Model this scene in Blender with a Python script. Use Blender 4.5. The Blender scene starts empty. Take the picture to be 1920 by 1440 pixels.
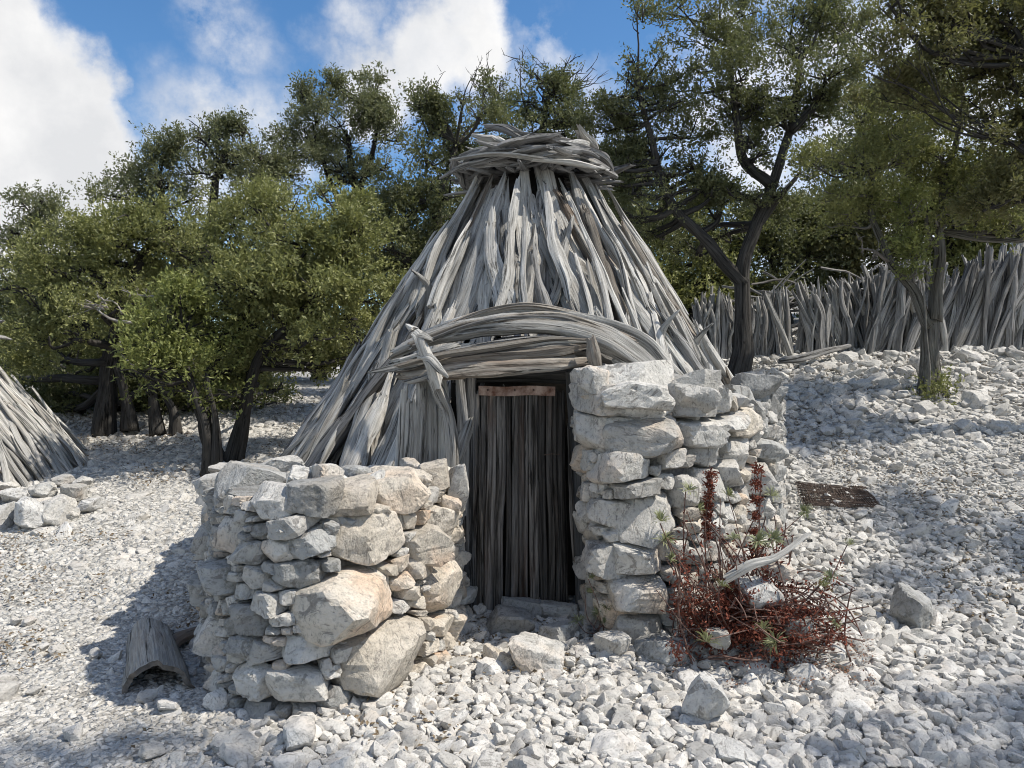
import bpy, bmesh, math, random
import numpy as np
from mathutils import Vector, Matrix, Euler

random.seed(7); RNG = np.random.default_rng(7)
S = bpy.context.scene
C = S.collection

# ------------------------------------------------------------------ camera
CAM_Z = 1.6; F = 1440.0            # focal length in pixels of a 1920 px wide frame
cam_d = bpy.data.cameras.new('camera'); cam = bpy.data.objects.new('camera', cam_d); C.objects.link(cam)
cam.location = (0, 0, CAM_Z); cam.rotation_euler = (math.radians(90), 0, 0)
cam_d.sensor_width = 36; cam_d.lens = 36 * F / 1920; cam_d.clip_end = 2000; cam_d.clip_start = 0.05
S.camera = cam

# ------------------------------------------------------------------ sun, sky, exposure
SUN_EL = math.radians(54); SUN_H = (0.99, -0.14)
S.view_settings.view_transform = 'Standard'; S.view_settings.look = 'None'
S.view_settings.exposure = 0.2; S.view_settings.gamma = 1
ce = math.cos(SUN_EL)
hl = math.hypot(*SUN_H)
sun_dir = Vector((SUN_H[0] / hl * ce, SUN_H[1] / hl * ce, math.sin(SUN_EL)))
sl = bpy.data.lights.new('sun', 'SUN'); sl.energy = 4.8; sl.angle = math.radians(0.9); sl.color = (1.0, 0.935, 0.83)
so = bpy.data.objects.new('sun', sl); C.objects.link(so)
so.rotation_euler = sun_dir.to_track_quat('Z', 'Y').to_euler()

def pdir(px, py):
    return Vector(((px - 960) / F, 1.0, -(py - 720) / F)).normalized()

W = bpy.data.worlds.new('World'); S.world = W; W.use_nodes = True
def build_world():
    nt = W.node_tree; N = nt.nodes; L = nt.links; N.clear()
    out = N.new('ShaderNodeOutputWorld'); bg = N.new('ShaderNodeBackground'); bg.inputs[1].default_value = 0.085
    sky = N.new('ShaderNodeTexSky'); sky.sky_type = 'NISHITA'; sky.sun_disc = False
    sky.sun_elevation = SUN_EL; sky.sun_rotation = math.atan2(sun_dir.x, sun_dir.y)
    sky.air_density = 1.0; sky.dust_density = 0.35; sky.ozone_density = 2.2
    hs = N.new('ShaderNodeHueSaturation'); hs.inputs['Saturation'].default_value = 1.24; hs.inputs['Value'].default_value = 1.6
    L.new(sky.outputs[0], hs.inputs['Color'])
    tc = N.new('ShaderNodeTexCoord')
    n1 = N.new('ShaderNodeTexNoise'); n1.inputs['Scale'].default_value = 5.0; n1.inputs['Detail'].default_value = 9; n1.inputs['Roughness'].default_value = 0.6
    n2 = N.new('ShaderNodeTexNoise'); n2.inputs['Scale'].default_value = 14.0; n2.inputs['Detail'].default_value = 8; n2.inputs['Roughness'].default_value = 0.62
    L.new(tc.outputs['Generated'], n1.inputs['Vector']); L.new(tc.outputs['Generated'], n2.inputs['Vector'])
    def math_(op, a, b=None, clamp=False):
        m = N.new('ShaderNodeMath'); m.operation = op; m.use_clamp = clamp
        for i, v in enumerate((a, b)):
            if v is None: continue
            if hasattr(v, 'is_linked') or hasattr(v, 'links'): L.new(v, m.inputs[i])
            else: m.inputs[i].default_value = v
        return m.outputs[0]
    # warped direction
    sub = N.new('ShaderNodeVectorMath'); sub.operation = 'SUBTRACT'; L.new(n1.outputs['Color'], sub.inputs[0]); sub.inputs[1].default_value = (.5, .5, .5)
    sc = N.new('ShaderNodeVectorMath'); sc.operation = 'SCALE'; L.new(sub.outputs[0], sc.inputs[0]); sc.inputs['Scale'].default_value = 0.16
    add = N.new('ShaderNodeVectorMath'); add.operation = 'ADD'; L.new(tc.outputs['Generated'], add.inputs[0]); L.new(sc.outputs[0], add.inputs[1])
    def blob(px, py, r0, r1, amt):
        d = N.new('ShaderNodeVectorMath'); d.operation = 'DISTANCE'; L.new(add.outputs[0], d.inputs[0]); d.inputs[1].default_value = pdir(px, py)
        mr = N.new('ShaderNodeMapRange'); mr.interpolation_type = 'SMOOTHSTEP'
        L.new(d.outputs['Value'], mr.inputs['Value']); mr.inputs['From Min'].default_value = r1; mr.inputs['From Max'].default_value = r0
        mr.inputs['To Min'].default_value = 0; mr.inputs['To Max'].default_value = amt
        return mr.outputs['Result']
    blobs = [(10, 110, .05, .085, 1), (85, 190, .04, .075, 1), (40, 320, .09, .125, 1), (-150, 200, .14, .18, 1),
             (110, 430, .05, .12, .95), (790, 100, .04, .085, .97), (880, 50, .04, .08, .95), (700, 150, .03, .08, .9), (640, 120, .0, .07, .7),
             (570, 250, .0, .08, .75), (330, 250, .0, .08, .5), (430, 80, .0, .07, .5), (1050, 90, .0, .06, .5), (660, 20, 0, .05, .5),
             (430, 310, .03, .12, .7), (1000, 330, .05, .2, .5), (1550, 280, .10, .25, .7), (1800, 300, .1, .3, .7), (1660, 60, .03, .12, .7)]
    acc = None
    for b in blobs:
        v = blob(*b); acc = v if acc is None else math_('MAXIMUM', acc, v)
    # the rest of the sky: scattered fair weather clouds of the same kind
    n3 = N.new('ShaderNodeTexNoise'); n3.inputs['Scale'].default_value = 2.6; n3.inputs['Detail'].default_value = 8
    L.new(tc.outputs['Generated'], n3.inputs['Vector'])
    sepd = N.new('ShaderNodeSeparateXYZ'); L.new(tc.outputs['Generated'], sepd.inputs[0])
    away = N.new('ShaderNodeMapRange'); L.new(sepd.outputs['Y'], away.inputs['Value'])
    away.inputs['From Min'].default_value = 0.72; away.inputs['From Max'].default_value = 0.5
    away.inputs['To Min'].default_value = 0; away.inputs['To Max'].default_value = 1
    mr3 = N.new('ShaderNodeMapRange'); mr3.interpolation_type = 'SMOOTHSTEP'; L.new(n3.outputs['Fac'], mr3.inputs['Value'])
    mr3.inputs['From Min'].default_value = .50; mr3.inputs['From Max'].default_value = .60
    far = math_('MULTIPLY', mr3.outputs['Result'], away.outputs['Result'])
    acc = math_('MAXIMUM', acc, far)
    # break the edges with the fine noise
    mrn = N.new('ShaderNodeMapRange'); L.new(n2.outputs['Fac'], mrn.inputs['Value'])
    mrn.inputs['From Min'].default_value = .36; mrn.inputs['From Max'].default_value = .62; mrn.inputs['To Min'].default_value = -.6; mrn.inputs['To Max'].default_value = .45
    one = math_('SUBTRACT', 1.0, acc); edge = math_('MULTIPLY', math_('MULTIPLY', one, acc), 2.6)
    mask = math_('ADD', acc, math_('MULTIPLY', edge, mrn.outputs['Result']), True)
    # cloud body: white tops, grey bellies
    ramp = N.new('ShaderNodeValToRGB'); L.new(n1.outputs['Fac'], ramp.inputs[0])
    ramp.color_ramp.elements[0].position = .36; ramp.color_ramp.elements[0].color = (8.0, 8.1, 8.3, 1)
    ramp.color_ramp.elements[1].position = .6; ramp.color_ramp.elements[1].color = (10.6, 10.5, 10.4, 1)
    mix = N.new('ShaderNodeMix'); mix.data_type = 'RGBA'
    L.new(mask, mix.inputs[0]); L.new(hs.outputs[0], mix.inputs[6]); L.new(ramp.outputs[0], mix.inputs[7])
    L.new(mix.outputs[2], bg.inputs[0]); L.new(bg.outputs[0], out.inputs[0])
build_world()

cy = S.cycles
cy.filter_width = 1.0; cy.max_bounces = 6; cy.diffuse_bounces = 3; cy.glossy_bounces = 2; cy.transmission_bounces = 3; cy.transparent_max_bounces = 4
cy.use_adaptive_sampling = True; cy.adaptive_threshold = .025; cy.use_denoising = True; cy.denoiser = 'OPENIMAGEDENOISE'; cy.denoising_prefilter = 'ACCURATE'; cy.caustics_reflective = False; cy.caustics_refractive = False

# ------------------------------------------------------------------ helpers
def smooth(a, b, x):
    t = np.clip((x - a) / (b - a), 0, 1); return t * t * (3 - 2 * t)

def _h(ix, iy, iz, seed):
    n = (ix * 374761393 + iy * 668265263 + iz * 2147483647 + seed * 1274126177) & 0xffffffff
    n = ((n ^ (n >> 13)) * 1274126177) & 0xffffffff
    n = n ^ (n >> 16)
    return (n & 0xffff) / 32767.5 - 1.0
def vnoise(p, seed=0):
    p = np.asarray(p, float); i = np.floor(p).astype(np.int64); f = p - i; f = f * f * (3 - 2 * f)
    r = 0
    for dx in (0, 1):
        wx = f[:, 0] if dx else 1 - f[:, 0]
        for dy in (0, 1):
            wy = f[:, 1] if dy else 1 - f[:, 1]
            for dz in (0, 1):
                wz = f[:, 2] if dz else 1 - f[:, 2]
                r = r + wx * wy * wz * _h(i[:, 0] + dx, i[:, 1] + dy, i[:, 2] + dz, seed)
    return r
def fbm(p, seed=0, oct=4, rough=.55):
    a, r, s = 1.0, 0, 1.0; p = np.asarray(p, float)
    for k in range(oct):
        r = r + a * vnoise(p * s, seed + k * 17); a *= rough; s *= 2.07
    return r

def ground_np(x, y):
    x = np.asarray(x, float); y = np.asarray(y, float)
    s = .16 + .11 * smooth(-3, 4, x)
    t = y - 4.95; sp = .5 * (t + np.sqrt(t * t + .2)) * 1.05
    sp = np.where(sp > 9, 9 + (sp - 9) * .45, sp)
    sp = np.where(sp > 60, 60 + (sp - 60) * .1, sp)
    z = s * sp + .05 * np.clip(x - 3, 0, 12) * smooth(5, 9, y)
    z = z + .30 * np.exp(-(((x - 1.50) / .42) ** 2 + ((y - 4.72) / .34) ** 2))      # rubble heap under the red shrub
    z = z + .12 * np.exp(-(((x + 5.4) / 1.7) ** 2 + ((y - 7.9) / 1.0) ** 2))
    p = np.stack([np.atleast_1d(x * .8).ravel(), np.atleast_1d(y * .8).ravel(), np.zeros(np.size(x))], 1)
    z = z + (.035 * fbm(p, 3, 3)).reshape(np.shape(x) if np.shape(x) else ())
    return z
def gz(x, y): return float(ground_np(np.array([x]), np.array([y]))[0])
def P(px, py, d): return Vector(((px - 960) / F * d, d, CAM_Z - (py - 720) / F * d))
def PX(px, d): return (px - 960) / F * d

def link(o, parent=None):
    C.objects.link(o)
    if parent is not None: o.parent = parent
    return o
def obj(name, me, mat=None, parent=None, loc=(0, 0, 0)):
    o = bpy.data.objects.new(name, me); o.location = loc
    if mat is not None and not me.materials: me.materials.append(mat)
    return link(o, parent)
def tag(o, label, cat, group=None, kind=None):
    if label: o['label'] = label
    if cat: o['category'] = cat
    if group: o['group'] = group
    if kind: o['kind'] = kind
    return o
def empty(name, loc, label, cat, group=None):
    e = bpy.data.objects.new(name, None); e.location = loc; e.empty_display_size = .1; link(e)
    return tag(e, label, cat, group)
def mesh_np(name, v, f, smooth_=True, mat=None):
    """v (N,3), f (M,k) with one face size k"""
    v = np.asarray(v, np.float32); f = np.asarray(f, np.int32); k = f.shape[1]
    me = bpy.data.meshes.new(name)
    me.vertices.add(len(v)); me.vertices.foreach_set('co', v.ravel())
    me.loops.add(f.size); me.loops.foreach_set('vertex_index', f.ravel())
    me.polygons.add(len(f)); me.polygons.foreach_set('loop_start', np.arange(0, f.size, k, dtype=np.int32))
    me.polygons.foreach_set('use_smooth', np.full(len(f), smooth_, dtype=bool))
    me.update(calc_edges=True)
    if mat: me.materials.append(mat)
    return me
def set_vec(me, name, a):
    at = me.attributes.new(name, 'FLOAT_VECTOR', 'POINT'); at.data.foreach_set('vector', np.asarray(a, np.float32).ravel())

# ------------------------------------------------------------------ materials
def new_mat(name):
    m = bpy.data.materials.new(name); m.use_nodes = True
    nt = m.node_tree; nt.nodes.clear()
    o = nt.nodes.new('ShaderNodeOutputMaterial'); b = nt.nodes.new('ShaderNodeBsdfPrincipled'); nt.links.new(b.outputs[0], o.inputs[0])
    b.inputs['Roughness'].default_value = .9; b.inputs['Specular IOR Level'].default_value = .2
    return m, nt, b
class NB:
    def __init__(s, nt): s.nt = nt; s.N = nt.nodes; s.L = nt.links
    def noise(s, vec, scale, detail=5, rough=.55, dist=0):
        n = s.N.new('ShaderNodeTexNoise'); n.inputs['Scale'].default_value = scale; n.inputs['Detail'].default_value = detail
        n.inputs['Roughness'].default_value = rough; n.inputs['Distortion'].default_value = dist
        if vec is not None: s.L.new(vec, n.inputs['Vector'])
        return n.outputs['Fac']
    def ramp(s, fac, stops):
        r = s.N.new('ShaderNodeValToRGB'); s.L.new(fac, r.inputs[0]); e = r.color_ramp.elements
        while len(e) < len(stops): e.new(.5)
        for i, (p, c) in enumerate(stops):
            e[i].position = p; e[i].color = (c[0], c[1], c[2], 1) if not isinstance(c, (int, float)) else (c, c, c, 1)
        return r.outputs[0]
    def mix(s, fac, a, b, mode='MIX'):
        m = s.N.new('ShaderNodeMix'); m.data_type = 'RGBA'; m.blend_type = mode
        for i, v in ((0, fac), (6, a), (7, b)):
            if isinstance(v, (int, float)): m.inputs[i].default_value = v if i == 0 else (v, v, v, 1)
            elif isinstance(v, tuple): m.inputs[i].default_value = (*v, 1)
            else: s.L.new(v, m.inputs[i])
        return m.outputs[2]
    def math(s, op, a, b=0.0, clamp=False):
        m = s.N.new('ShaderNodeMath'); m.operation = op; m.use_clamp = clamp
        for i, v in enumerate((a, b)):
            if isinstance(v, (int, float)): m.inputs[i].default_value = v
            else: s.L.new(v, m.inputs[i])
        return m.outputs[0]
    def vmul(s, v, k):
        m = s.N.new('ShaderNodeVectorMath'); m.operation = 'MULTIPLY'; s.L.new(v, m.inputs[0]); m.inputs[1].default_value = k; return m.outputs[0]
    def vadd(s, v, w):
        m = s.N.new('ShaderNodeVectorMath'); m.operation = 'ADD'; s.L.new(v, m.inputs[0]); s.L.new(w, m.inputs[1]); return m.outputs[0]
    def bump(s, h, strength, dist, normal=None):
        b = s.N.new('ShaderNodeBump'); b.inputs['Strength'].default_value = strength; b.inputs['Distance'].default_value = dist
        s.L.new(h, b.inputs['Height'])
        if normal is not None: s.L.new(normal, b.inputs['Normal'])
        return b.outputs[0]
    def rnd(s): return s.N.new('ShaderNodeObjectInfo').outputs['Random']
    def objco(s, spread=37.0):
        """object coordinates shifted by the object's own random number, so that no two stones share a pattern"""
        tc = s.N.new('ShaderNodeTexCoord'); r = s.rnd()
        c = s.N.new('ShaderNodeCombineXYZ')
        s.L.new(s.math('MULTIPLY', r, spread), c.inputs[0]); s.L.new(s.math('MULTIPLY', r, spread * 1.7), c.inputs[1]); s.L.new(s.math('MULTIPLY', r, -spread), c.inputs[2])
        return s.vadd(tc.outputs['Object'], c.outputs[0])

def limestone(name, light, dark, warm, warm_amt=.5, scale=1.0, lichen=.5, bump=1.0, detail=True):
    m, nt, b = new_mat(name); n = NB(nt); co = n.objco()
    r = n.rnd()
    big = n.noise(co, 5 * scale, 4, .6)
    col = n.mix(n.ramp(big, [(.3, 0.), (.7, 1.)]), dark, light)
    val = n.ramp(n.math('FRACT', n.math('MULTIPLY', r, 7.31)), [(0, .74), (.5, .97), (1, 1.1)])
    col = n.mix(1.0, col, val, 'MULTIPLY')
    wf = n.math('MULTIPLY', n.ramp(n.noise(co, 3.2 * scale, 3, .5), [(.48, 0.), (.66, 1.)]),
                n.ramp(n.math('FRACT', n.math('MULTIPLY', r, 13.7)), [(.45, 0.08), (.9, 1.)]))
    col = n.mix(n.math('MULTIPLY', wf, warm_amt), col, warm)
    if detail:
        fine = n.noise(co, 46 * scale, 6, .7)
        col = n.mix(1.0, col, n.ramp(fine, [(.30, .50), (.47, .97), (.8, 1.08)]), 'MULTIPLY')
        lf = n.math('MULTIPLY', n.ramp(n.noise(co, 14 * scale, 8, .75), [(.53, 0.), (.62, 1.)]), lichen)
        col = n.mix(lf, col, (.17, .17, .155))
        # cracks and bedding
        vr = n.N.new('ShaderNodeVectorRotate'); vr.rotation_type = 'EULER_XYZ'; n.L.new(co, vr.inputs['Vector'])
        cx = n.N.new('ShaderNodeCombineXYZ'); n.L.new(n.math('MULTIPLY', r, 9.0), cx.inputs[0]); n.L.new(n.math('MULTIPLY', r, 23.0), cx.inputs[1]); n.L.new(cx.outputs[0], vr.inputs['Rotation'])
        st = n.noise(n.vmul(vr.outputs[0], (3.0, 3.0, 9.0)), 2.4 * scale, 7, .7, 1.2)
        col = n.mix(n.math('MULTIPLY', n.ramp(st, [(.39, 1.), (.43, 0.)]), .65), col, (.15, .14, .13))
        h = n.math('ADD', n.math('MULTIPLY', fine, .35), n.math('ADD', n.math('MULTIPLY', st, .6), big))
        nt.links.new(n.bump(h, .95 * bump, .03 if scale > .5 else .006), b.inputs['Normal'])
    nt.links.new(col, b.inputs['Base Color'])
    return m
M = {}
M['stone'] = limestone('limestone_wall', (.64, .62, .58), (.45, .44, .415), (.63, .50, .38), .8)
M['stone_warm'] = limestone('limestone_warm', (.68, .625, .545), (.52, .47, .395), (.66, .47, .33), .95)
M['stone_grey'] = limestone('limestone_grey', (.45, .45, .435), (.29, .29, .28), (.45, .38, .29), .4, 1, .8)
M['pebble'] = limestone('limestone_gravel', (.63, .61, .57), (.48, .467, .44), (.56, .47, .38), .35, .13, .3, .5)
M['stone_white'] = limestone('limestone_white', (.63, .625, .605), (.48, .475, .46), (.56, .47, .38), .35, 1, .4)
M['rubble'] = limestone('limestone_rubble', (.62, .60, .565), (.47, .457, .435), (.56, .47, .38), .35, .16, .4, .7)

def ground_mat():
    m, nt, b = new_mat('gravelly_ground'); n = NB(nt); tc = n.N.new('ShaderNodeTexCoord'); co = tc.outputs['Object']
    v = n.N.new('ShaderNodeTexVoronoi'); v.inputs['Scale'].default_value = 22; n.L.new(co, v.inputs['Vector'])
    v2 = n.N.new('ShaderNodeTexVoronoi'); v2.inputs['Scale'].default_value = 60; n.L.new(co, v2.inputs['Vector'])
    col = n.ramp(v.outputs['Distance'], [(.1, (.58, .57, .54)), (.55, (.50, .49, .46)), (.9, (.33, .315, .29))])
    sep = n.N.new('ShaderNodeSeparateColor'); n.L.new(v.outputs['Color'], sep.inputs[0])
    col = n.mix(1.0, col, n.ramp(sep.outputs[0], [(0, .6), (1, 1.1)]), 'MULTIPLY')
    lit = n.ramp(n.noise(co, .7, 5, .6), [(.52, 0.), (.68, 1.)])
    col = n.mix(n.math('MULTIPLY', lit, .4), col, (.22, .19, .15))
    n.L.new(col, b.inputs['Base Color'])
    h = n.math('ADD', n.math('MULTIPLY', v.outputs['Distance'], -1.0), n.math('MULTIPLY', v2.outputs['Distance'], -.4))
    n.L.new(n.bump(h, .9, .04), b.inputs['Normal'])
    return m
M['ground'] = ground_mat()

def wood(name, light, mid, dark, warm=(.33, .24, .17), warm_amt=.35, lo=.72, paint=None):
    m, nt, b = new_mat(name); n = NB(nt)
    at = n.N.new('ShaderNodeAttribute'); at.attribute_name = 'rest'; co = at.outputs['Vector']
    r = n.rnd()
    g1 = n.noise(n.vmul(co, (34, 34, 1.5)), 1.0, 7, .66, .5)
    g2 = n.noise(n.vmul(co, (110, 110, 3.5)), 1.0, 5, .65, .3)
    big = n.noise(n.vmul(co, (5, 5, 1.1)), 1.0, 4, .6)
    col = n.ramp(g1, [(.31, dark), (.42, mid), (.60, light)])
    col = n.mix(1.0, col, n.ramp(g2, [(.32, .6), (.52, 1.), (.8, 1.1)]), 'MULTIPLY')
    col = n.mix(n.math('MULTIPLY', n.ramp(big, [(.52, 0.), (.72, 1.)]), warm_amt), col, warm)
    col = n.mix(1.0, col, n.ramp(big, [(.25, .62), (.5, 1.)]), 'MULTIPLY')
    col = n.mix(1.0, col, n.ramp(r, [(0, lo * .8), (.5, .95), (1, 1.14)]), 'MULTIPLY')
    if paint:
        pf = n.math('MULTIPLY', n.ramp(n.noise(n.vmul(co, (14, 14, 5)), 1.0, 6, .7), [(.60, 0.), (.68, 1.)]), paint[1])
        col = n.mix(pf, col, paint[0])
    crack = n.ramp(n.noise(n.vmul(co, (26, 26, .8)), 1.0, 6, .72, 1.0), [(.37, 0.), (.41, 1.)])
    col = n.mix(1.0, col, n.mix(crack, .22, 1.0), 'MULTIPLY')
    n.L.new(col, b.inputs['Base Color'])
    h = n.math('ADD', g1, n.math('ADD', n.math('MULTIPLY', g2, .35), n.math('MULTIPLY', crack, .5)))
    n.L.new(n.bump(h, 1.0, .022), b.inputs['Normal'])
    return m
M['wood'] = wood('weathered_grey_wood', (.60, .59, .56), (.39, .38, .355), (.06, .056, .05), (.42, .35, .27), .4)
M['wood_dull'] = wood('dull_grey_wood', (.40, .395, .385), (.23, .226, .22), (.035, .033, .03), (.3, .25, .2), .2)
M['wood_brown'] = wood('brown_grey_wood', (.42, .385, .335), (.25, .215, .18), (.05, .04, .033), (.25, .155, .095), .6)
M['wood_door'] = wood('blackened_door_wood', (.24, .225, .21), (.06, .055, .05), (.01, .009, .008), (.16, .07, .035), .45, .5)
M['wood_jamb'] = wood('dark_jamb_wood', (.17, .17, .17), (.10, .10, .10), (.04, .04, .04), (.12, .08, .06), .3)
M['bark'] = wood('dark_oak_bark', (.095, .09, .083), (.05, .046, .042), (.012, .011, .01), (.05, .045, .035), .4)
M['bark_pale'] = wood('mottled_bark', (.30, .29, .26), (.14, .13, .115), (.035, .03, .027), (.16, .15, .09), .4)
M['old_log'] = wood('rotted_grey_log', (.46, .44, .40), (.34, .325, .295), (.09, .08, .07), (.42, .34, .27), .4)
M['twig'] = wood('pale_dead_twig', (.42, .40, .37), (.28, .26, .24), (.1, .09, .08))

def plain(name, col, rough=.9, noise_amt=.3, scale=20, col2=None):
    m, nt, b = new_mat(name); n = NB(nt); tc = n.N.new('ShaderNodeTexCoord')
    f = n.noise(tc.outputs['Object'], scale, 5, .65)
    c = n.mix(n.ramp(f, [(.35, 0.), (.65, 1.)]), tuple(x * (1 - noise_amt) for x in col), col2 or tuple(x * (1 + noise_amt) for x in col))
    n.L.new(c, b.inputs['Base Color']); b.inputs['Roughness'].default_value = rough
    n.L.new(n.bump(f, .4, .01), b.inputs['Normal'])
    return m
M['core'] = plain('rubble_filler_core', (.20, .19, .18), .95, .4, 30)
M['inside'] = plain('hut_inside_shade', (.03, .027, .024), .95)  # near-black: the shade inside the huts is put into the colour
M['rust'] = plain('rusty_strip', (.16, .055, .025), .7, .4, 11, (.40, .30, .25))
M['iron'] = plain('rusted_iron_wire', (.07, .05, .04), .8, .4)
M['shell'] = plain('grey_weathered_shell', (.27, .26, .235), .9, .25, 9, (.33, .30, .27))
M['char'] = plain('dark_broken_shell_edge', (.13, .115, .10), .95, .4, 25)
M['stem'] = plain('red_brown_stem', (.105, .047, .038), .7, .4, 40, (.24, .16, .13))
M['dry'] = plain('red_dry_leaf', (.15, .036, .025), .8, .4, 60, (.25, .085, .052))
M['oak_litter'] = plain('dry_oak_leaf', (.13, .095, .06), .9, .4, 50, (.26, .20, .13))
M['litter'] = plain('brown_leaf_litter', (.17, .085, .055), .9, .4, 60, (.26, .15, .10))

def leaf_mat(name, a, b_, tip=None, tip_amt=.03, trans=.36, spec=.4):
    m = bpy.data.materials.new(name); m.use_nodes = True; nt = m.node_tree; nt.nodes.clear(); n = NB(nt)
    out = n.N.new('ShaderNodeOutputMaterial'); pb = n.N.new('ShaderNodeBsdfPrincipled'); tr = n.N.new('ShaderNodeBsdfTranslucent'); ms = n.N.new('ShaderNodeMixShader')
    geo = n.N.new('ShaderNodeNewGeometry'); ri = geo.outputs['Random Per Island']
    tc = n.N.new('ShaderNodeTexCoord')
    f = n.noise(tc.outputs['Object'], 1.6, 3, .6)
    t = n.math('ADD', n.math('MULTIPLY', ri, .55), n.math('MULTIPLY', n.ramp(f, [(.3, 0.), (.7, 1.)]), .45), True)
    col = n.mix(t, a, b_)
    if tip: col = n.mix(n.ramp(n.math('ADD', n.math('MULTIPLY', ri, .25), n.math('MULTIPLY', n.noise(tc.outputs['Object'], 3.1, 4, .7), .8)), [(.80 - tip_amt, 0.), (.86 - tip_amt, 1.)]), col, tip)
    n.L.new(col, pb.inputs['Base Color']); pb.inputs['Roughness'].default_value = .5; pb.inputs['Specular IOR Level'].default_value = spec
    n.L.new(n.mix(.5, col, (.16, .19, .04)), tr.inputs['Color'])
    ms.inputs[0].default_value = trans
    n.L.new(pb.outputs[0], ms.inputs[1]); n.L.new(tr.outputs[0], ms.inputs[2]); n.L.new(ms.outputs[0], out.inputs[0])
    return m
M['leaf_olive'] = leaf_mat('oak_leaf_olive', (.090, .104, .038), (.400, .405, .155), (.26, .13, .05), .0)
M['leaf_dark'] = leaf_mat('oak_leaf_dark', (.058, .067, .034), (.245, .255, .120), (.24, .11, .05), .0)
M['leaf_grey'] = leaf_mat('oak_leaf_grey_green', (.070, .080, .044), (.285, .295, .160))
M['leaf_bright'] = leaf_mat('oak_leaf_bright', (.110, .130, .040), (.380, .41, .14), None, 0, .4)
M['leaf_brown'] = leaf_mat('oak_leaf_brownish', (.090, .090, .038), (.205, .190, .082), (.19, .11, .04), .06)
M['rosette'] = leaf_mat('spurge_leaf', (.16, .18, .085), (.33, .34, .20), (.40, .36, .19), .0, .25)

# ------------------------------------------------------------------ shape makers
_ico = {}
def ico(sub):
    if sub not in _ico:
        bm = bmesh.new(); bmesh.ops.create_icosphere(bm, subdivisions=sub, radius=1)
        v = np.array([x.co[:] for x in bm.verts]); f = np.array([[q.index for q in p.verts] for p in bm.faces]); bm.free()
        _ico[sub] = (v, f)
    return _ico[sub]
def rock_from_planes(n, d, scale, sub, seed, rough=.05, p=16, bed=0.0):
    """star-shaped stone: the meeting of half-spaces n.x <= d, with rubbed edges and broken faces"""
    v, f = ico(sub); dirs = v * np.asarray(scale); dirs = dirs / np.linalg.norm(dirs, axis=1)[:, None]
    q = np.clip((dirs @ n.T) / d[None, :], 1e-3, None)
    r = (q ** p).sum(1) ** (-1 / p)
    co = dirs * r[:, None]; sz = float(np.mean(scale))
    a = rough * sz
    k = 1.6 / sz
    co = co + dirs * (a * (fbm(co * k * 1.5, seed, 4, .7) - .8 * np.abs(vnoise(co * k * 1.1, seed + 9))))[:, None]
    if bed:
        co = co + dirs * (bed * sz * vnoise(np.stack([co[:, 0] * k * .5, co[:, 1] * k * .5, co[:, 2] * k * 5], 1), seed + 5))[:, None]
    return co, f
def rock_mesh(name, co, f, mat, ang=19):
    me = mesh_np(name, co, f, True, mat)
    try: me.set_sharp_from_angle(angle=math.radians(ang))
    except Exception: pass
    return me
def random_rock(seed, size, sub=3, rough=.05, nplanes=13, lo=.62):
    r = np.random.default_rng(seed); n = r.normal(size=(nplanes, 3)); n /= np.linalg.norm(n, axis=1)[:, None]
    ax = np.vstack([np.eye(3), -np.eye(3)]); n = np.vstack([n, ax + r.normal(scale=.18, size=(6, 3))]); n /= np.linalg.norm(n, axis=1)[:, None]
    d = np.concatenate([r.uniform(lo, 1.0, nplanes), r.uniform(.8, 1.0, 6)])
    co, f = rock_from_planes(n, d, (1, 1, 1), sub, seed, rough, 60)
    return co * np.asarray(size), f

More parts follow.
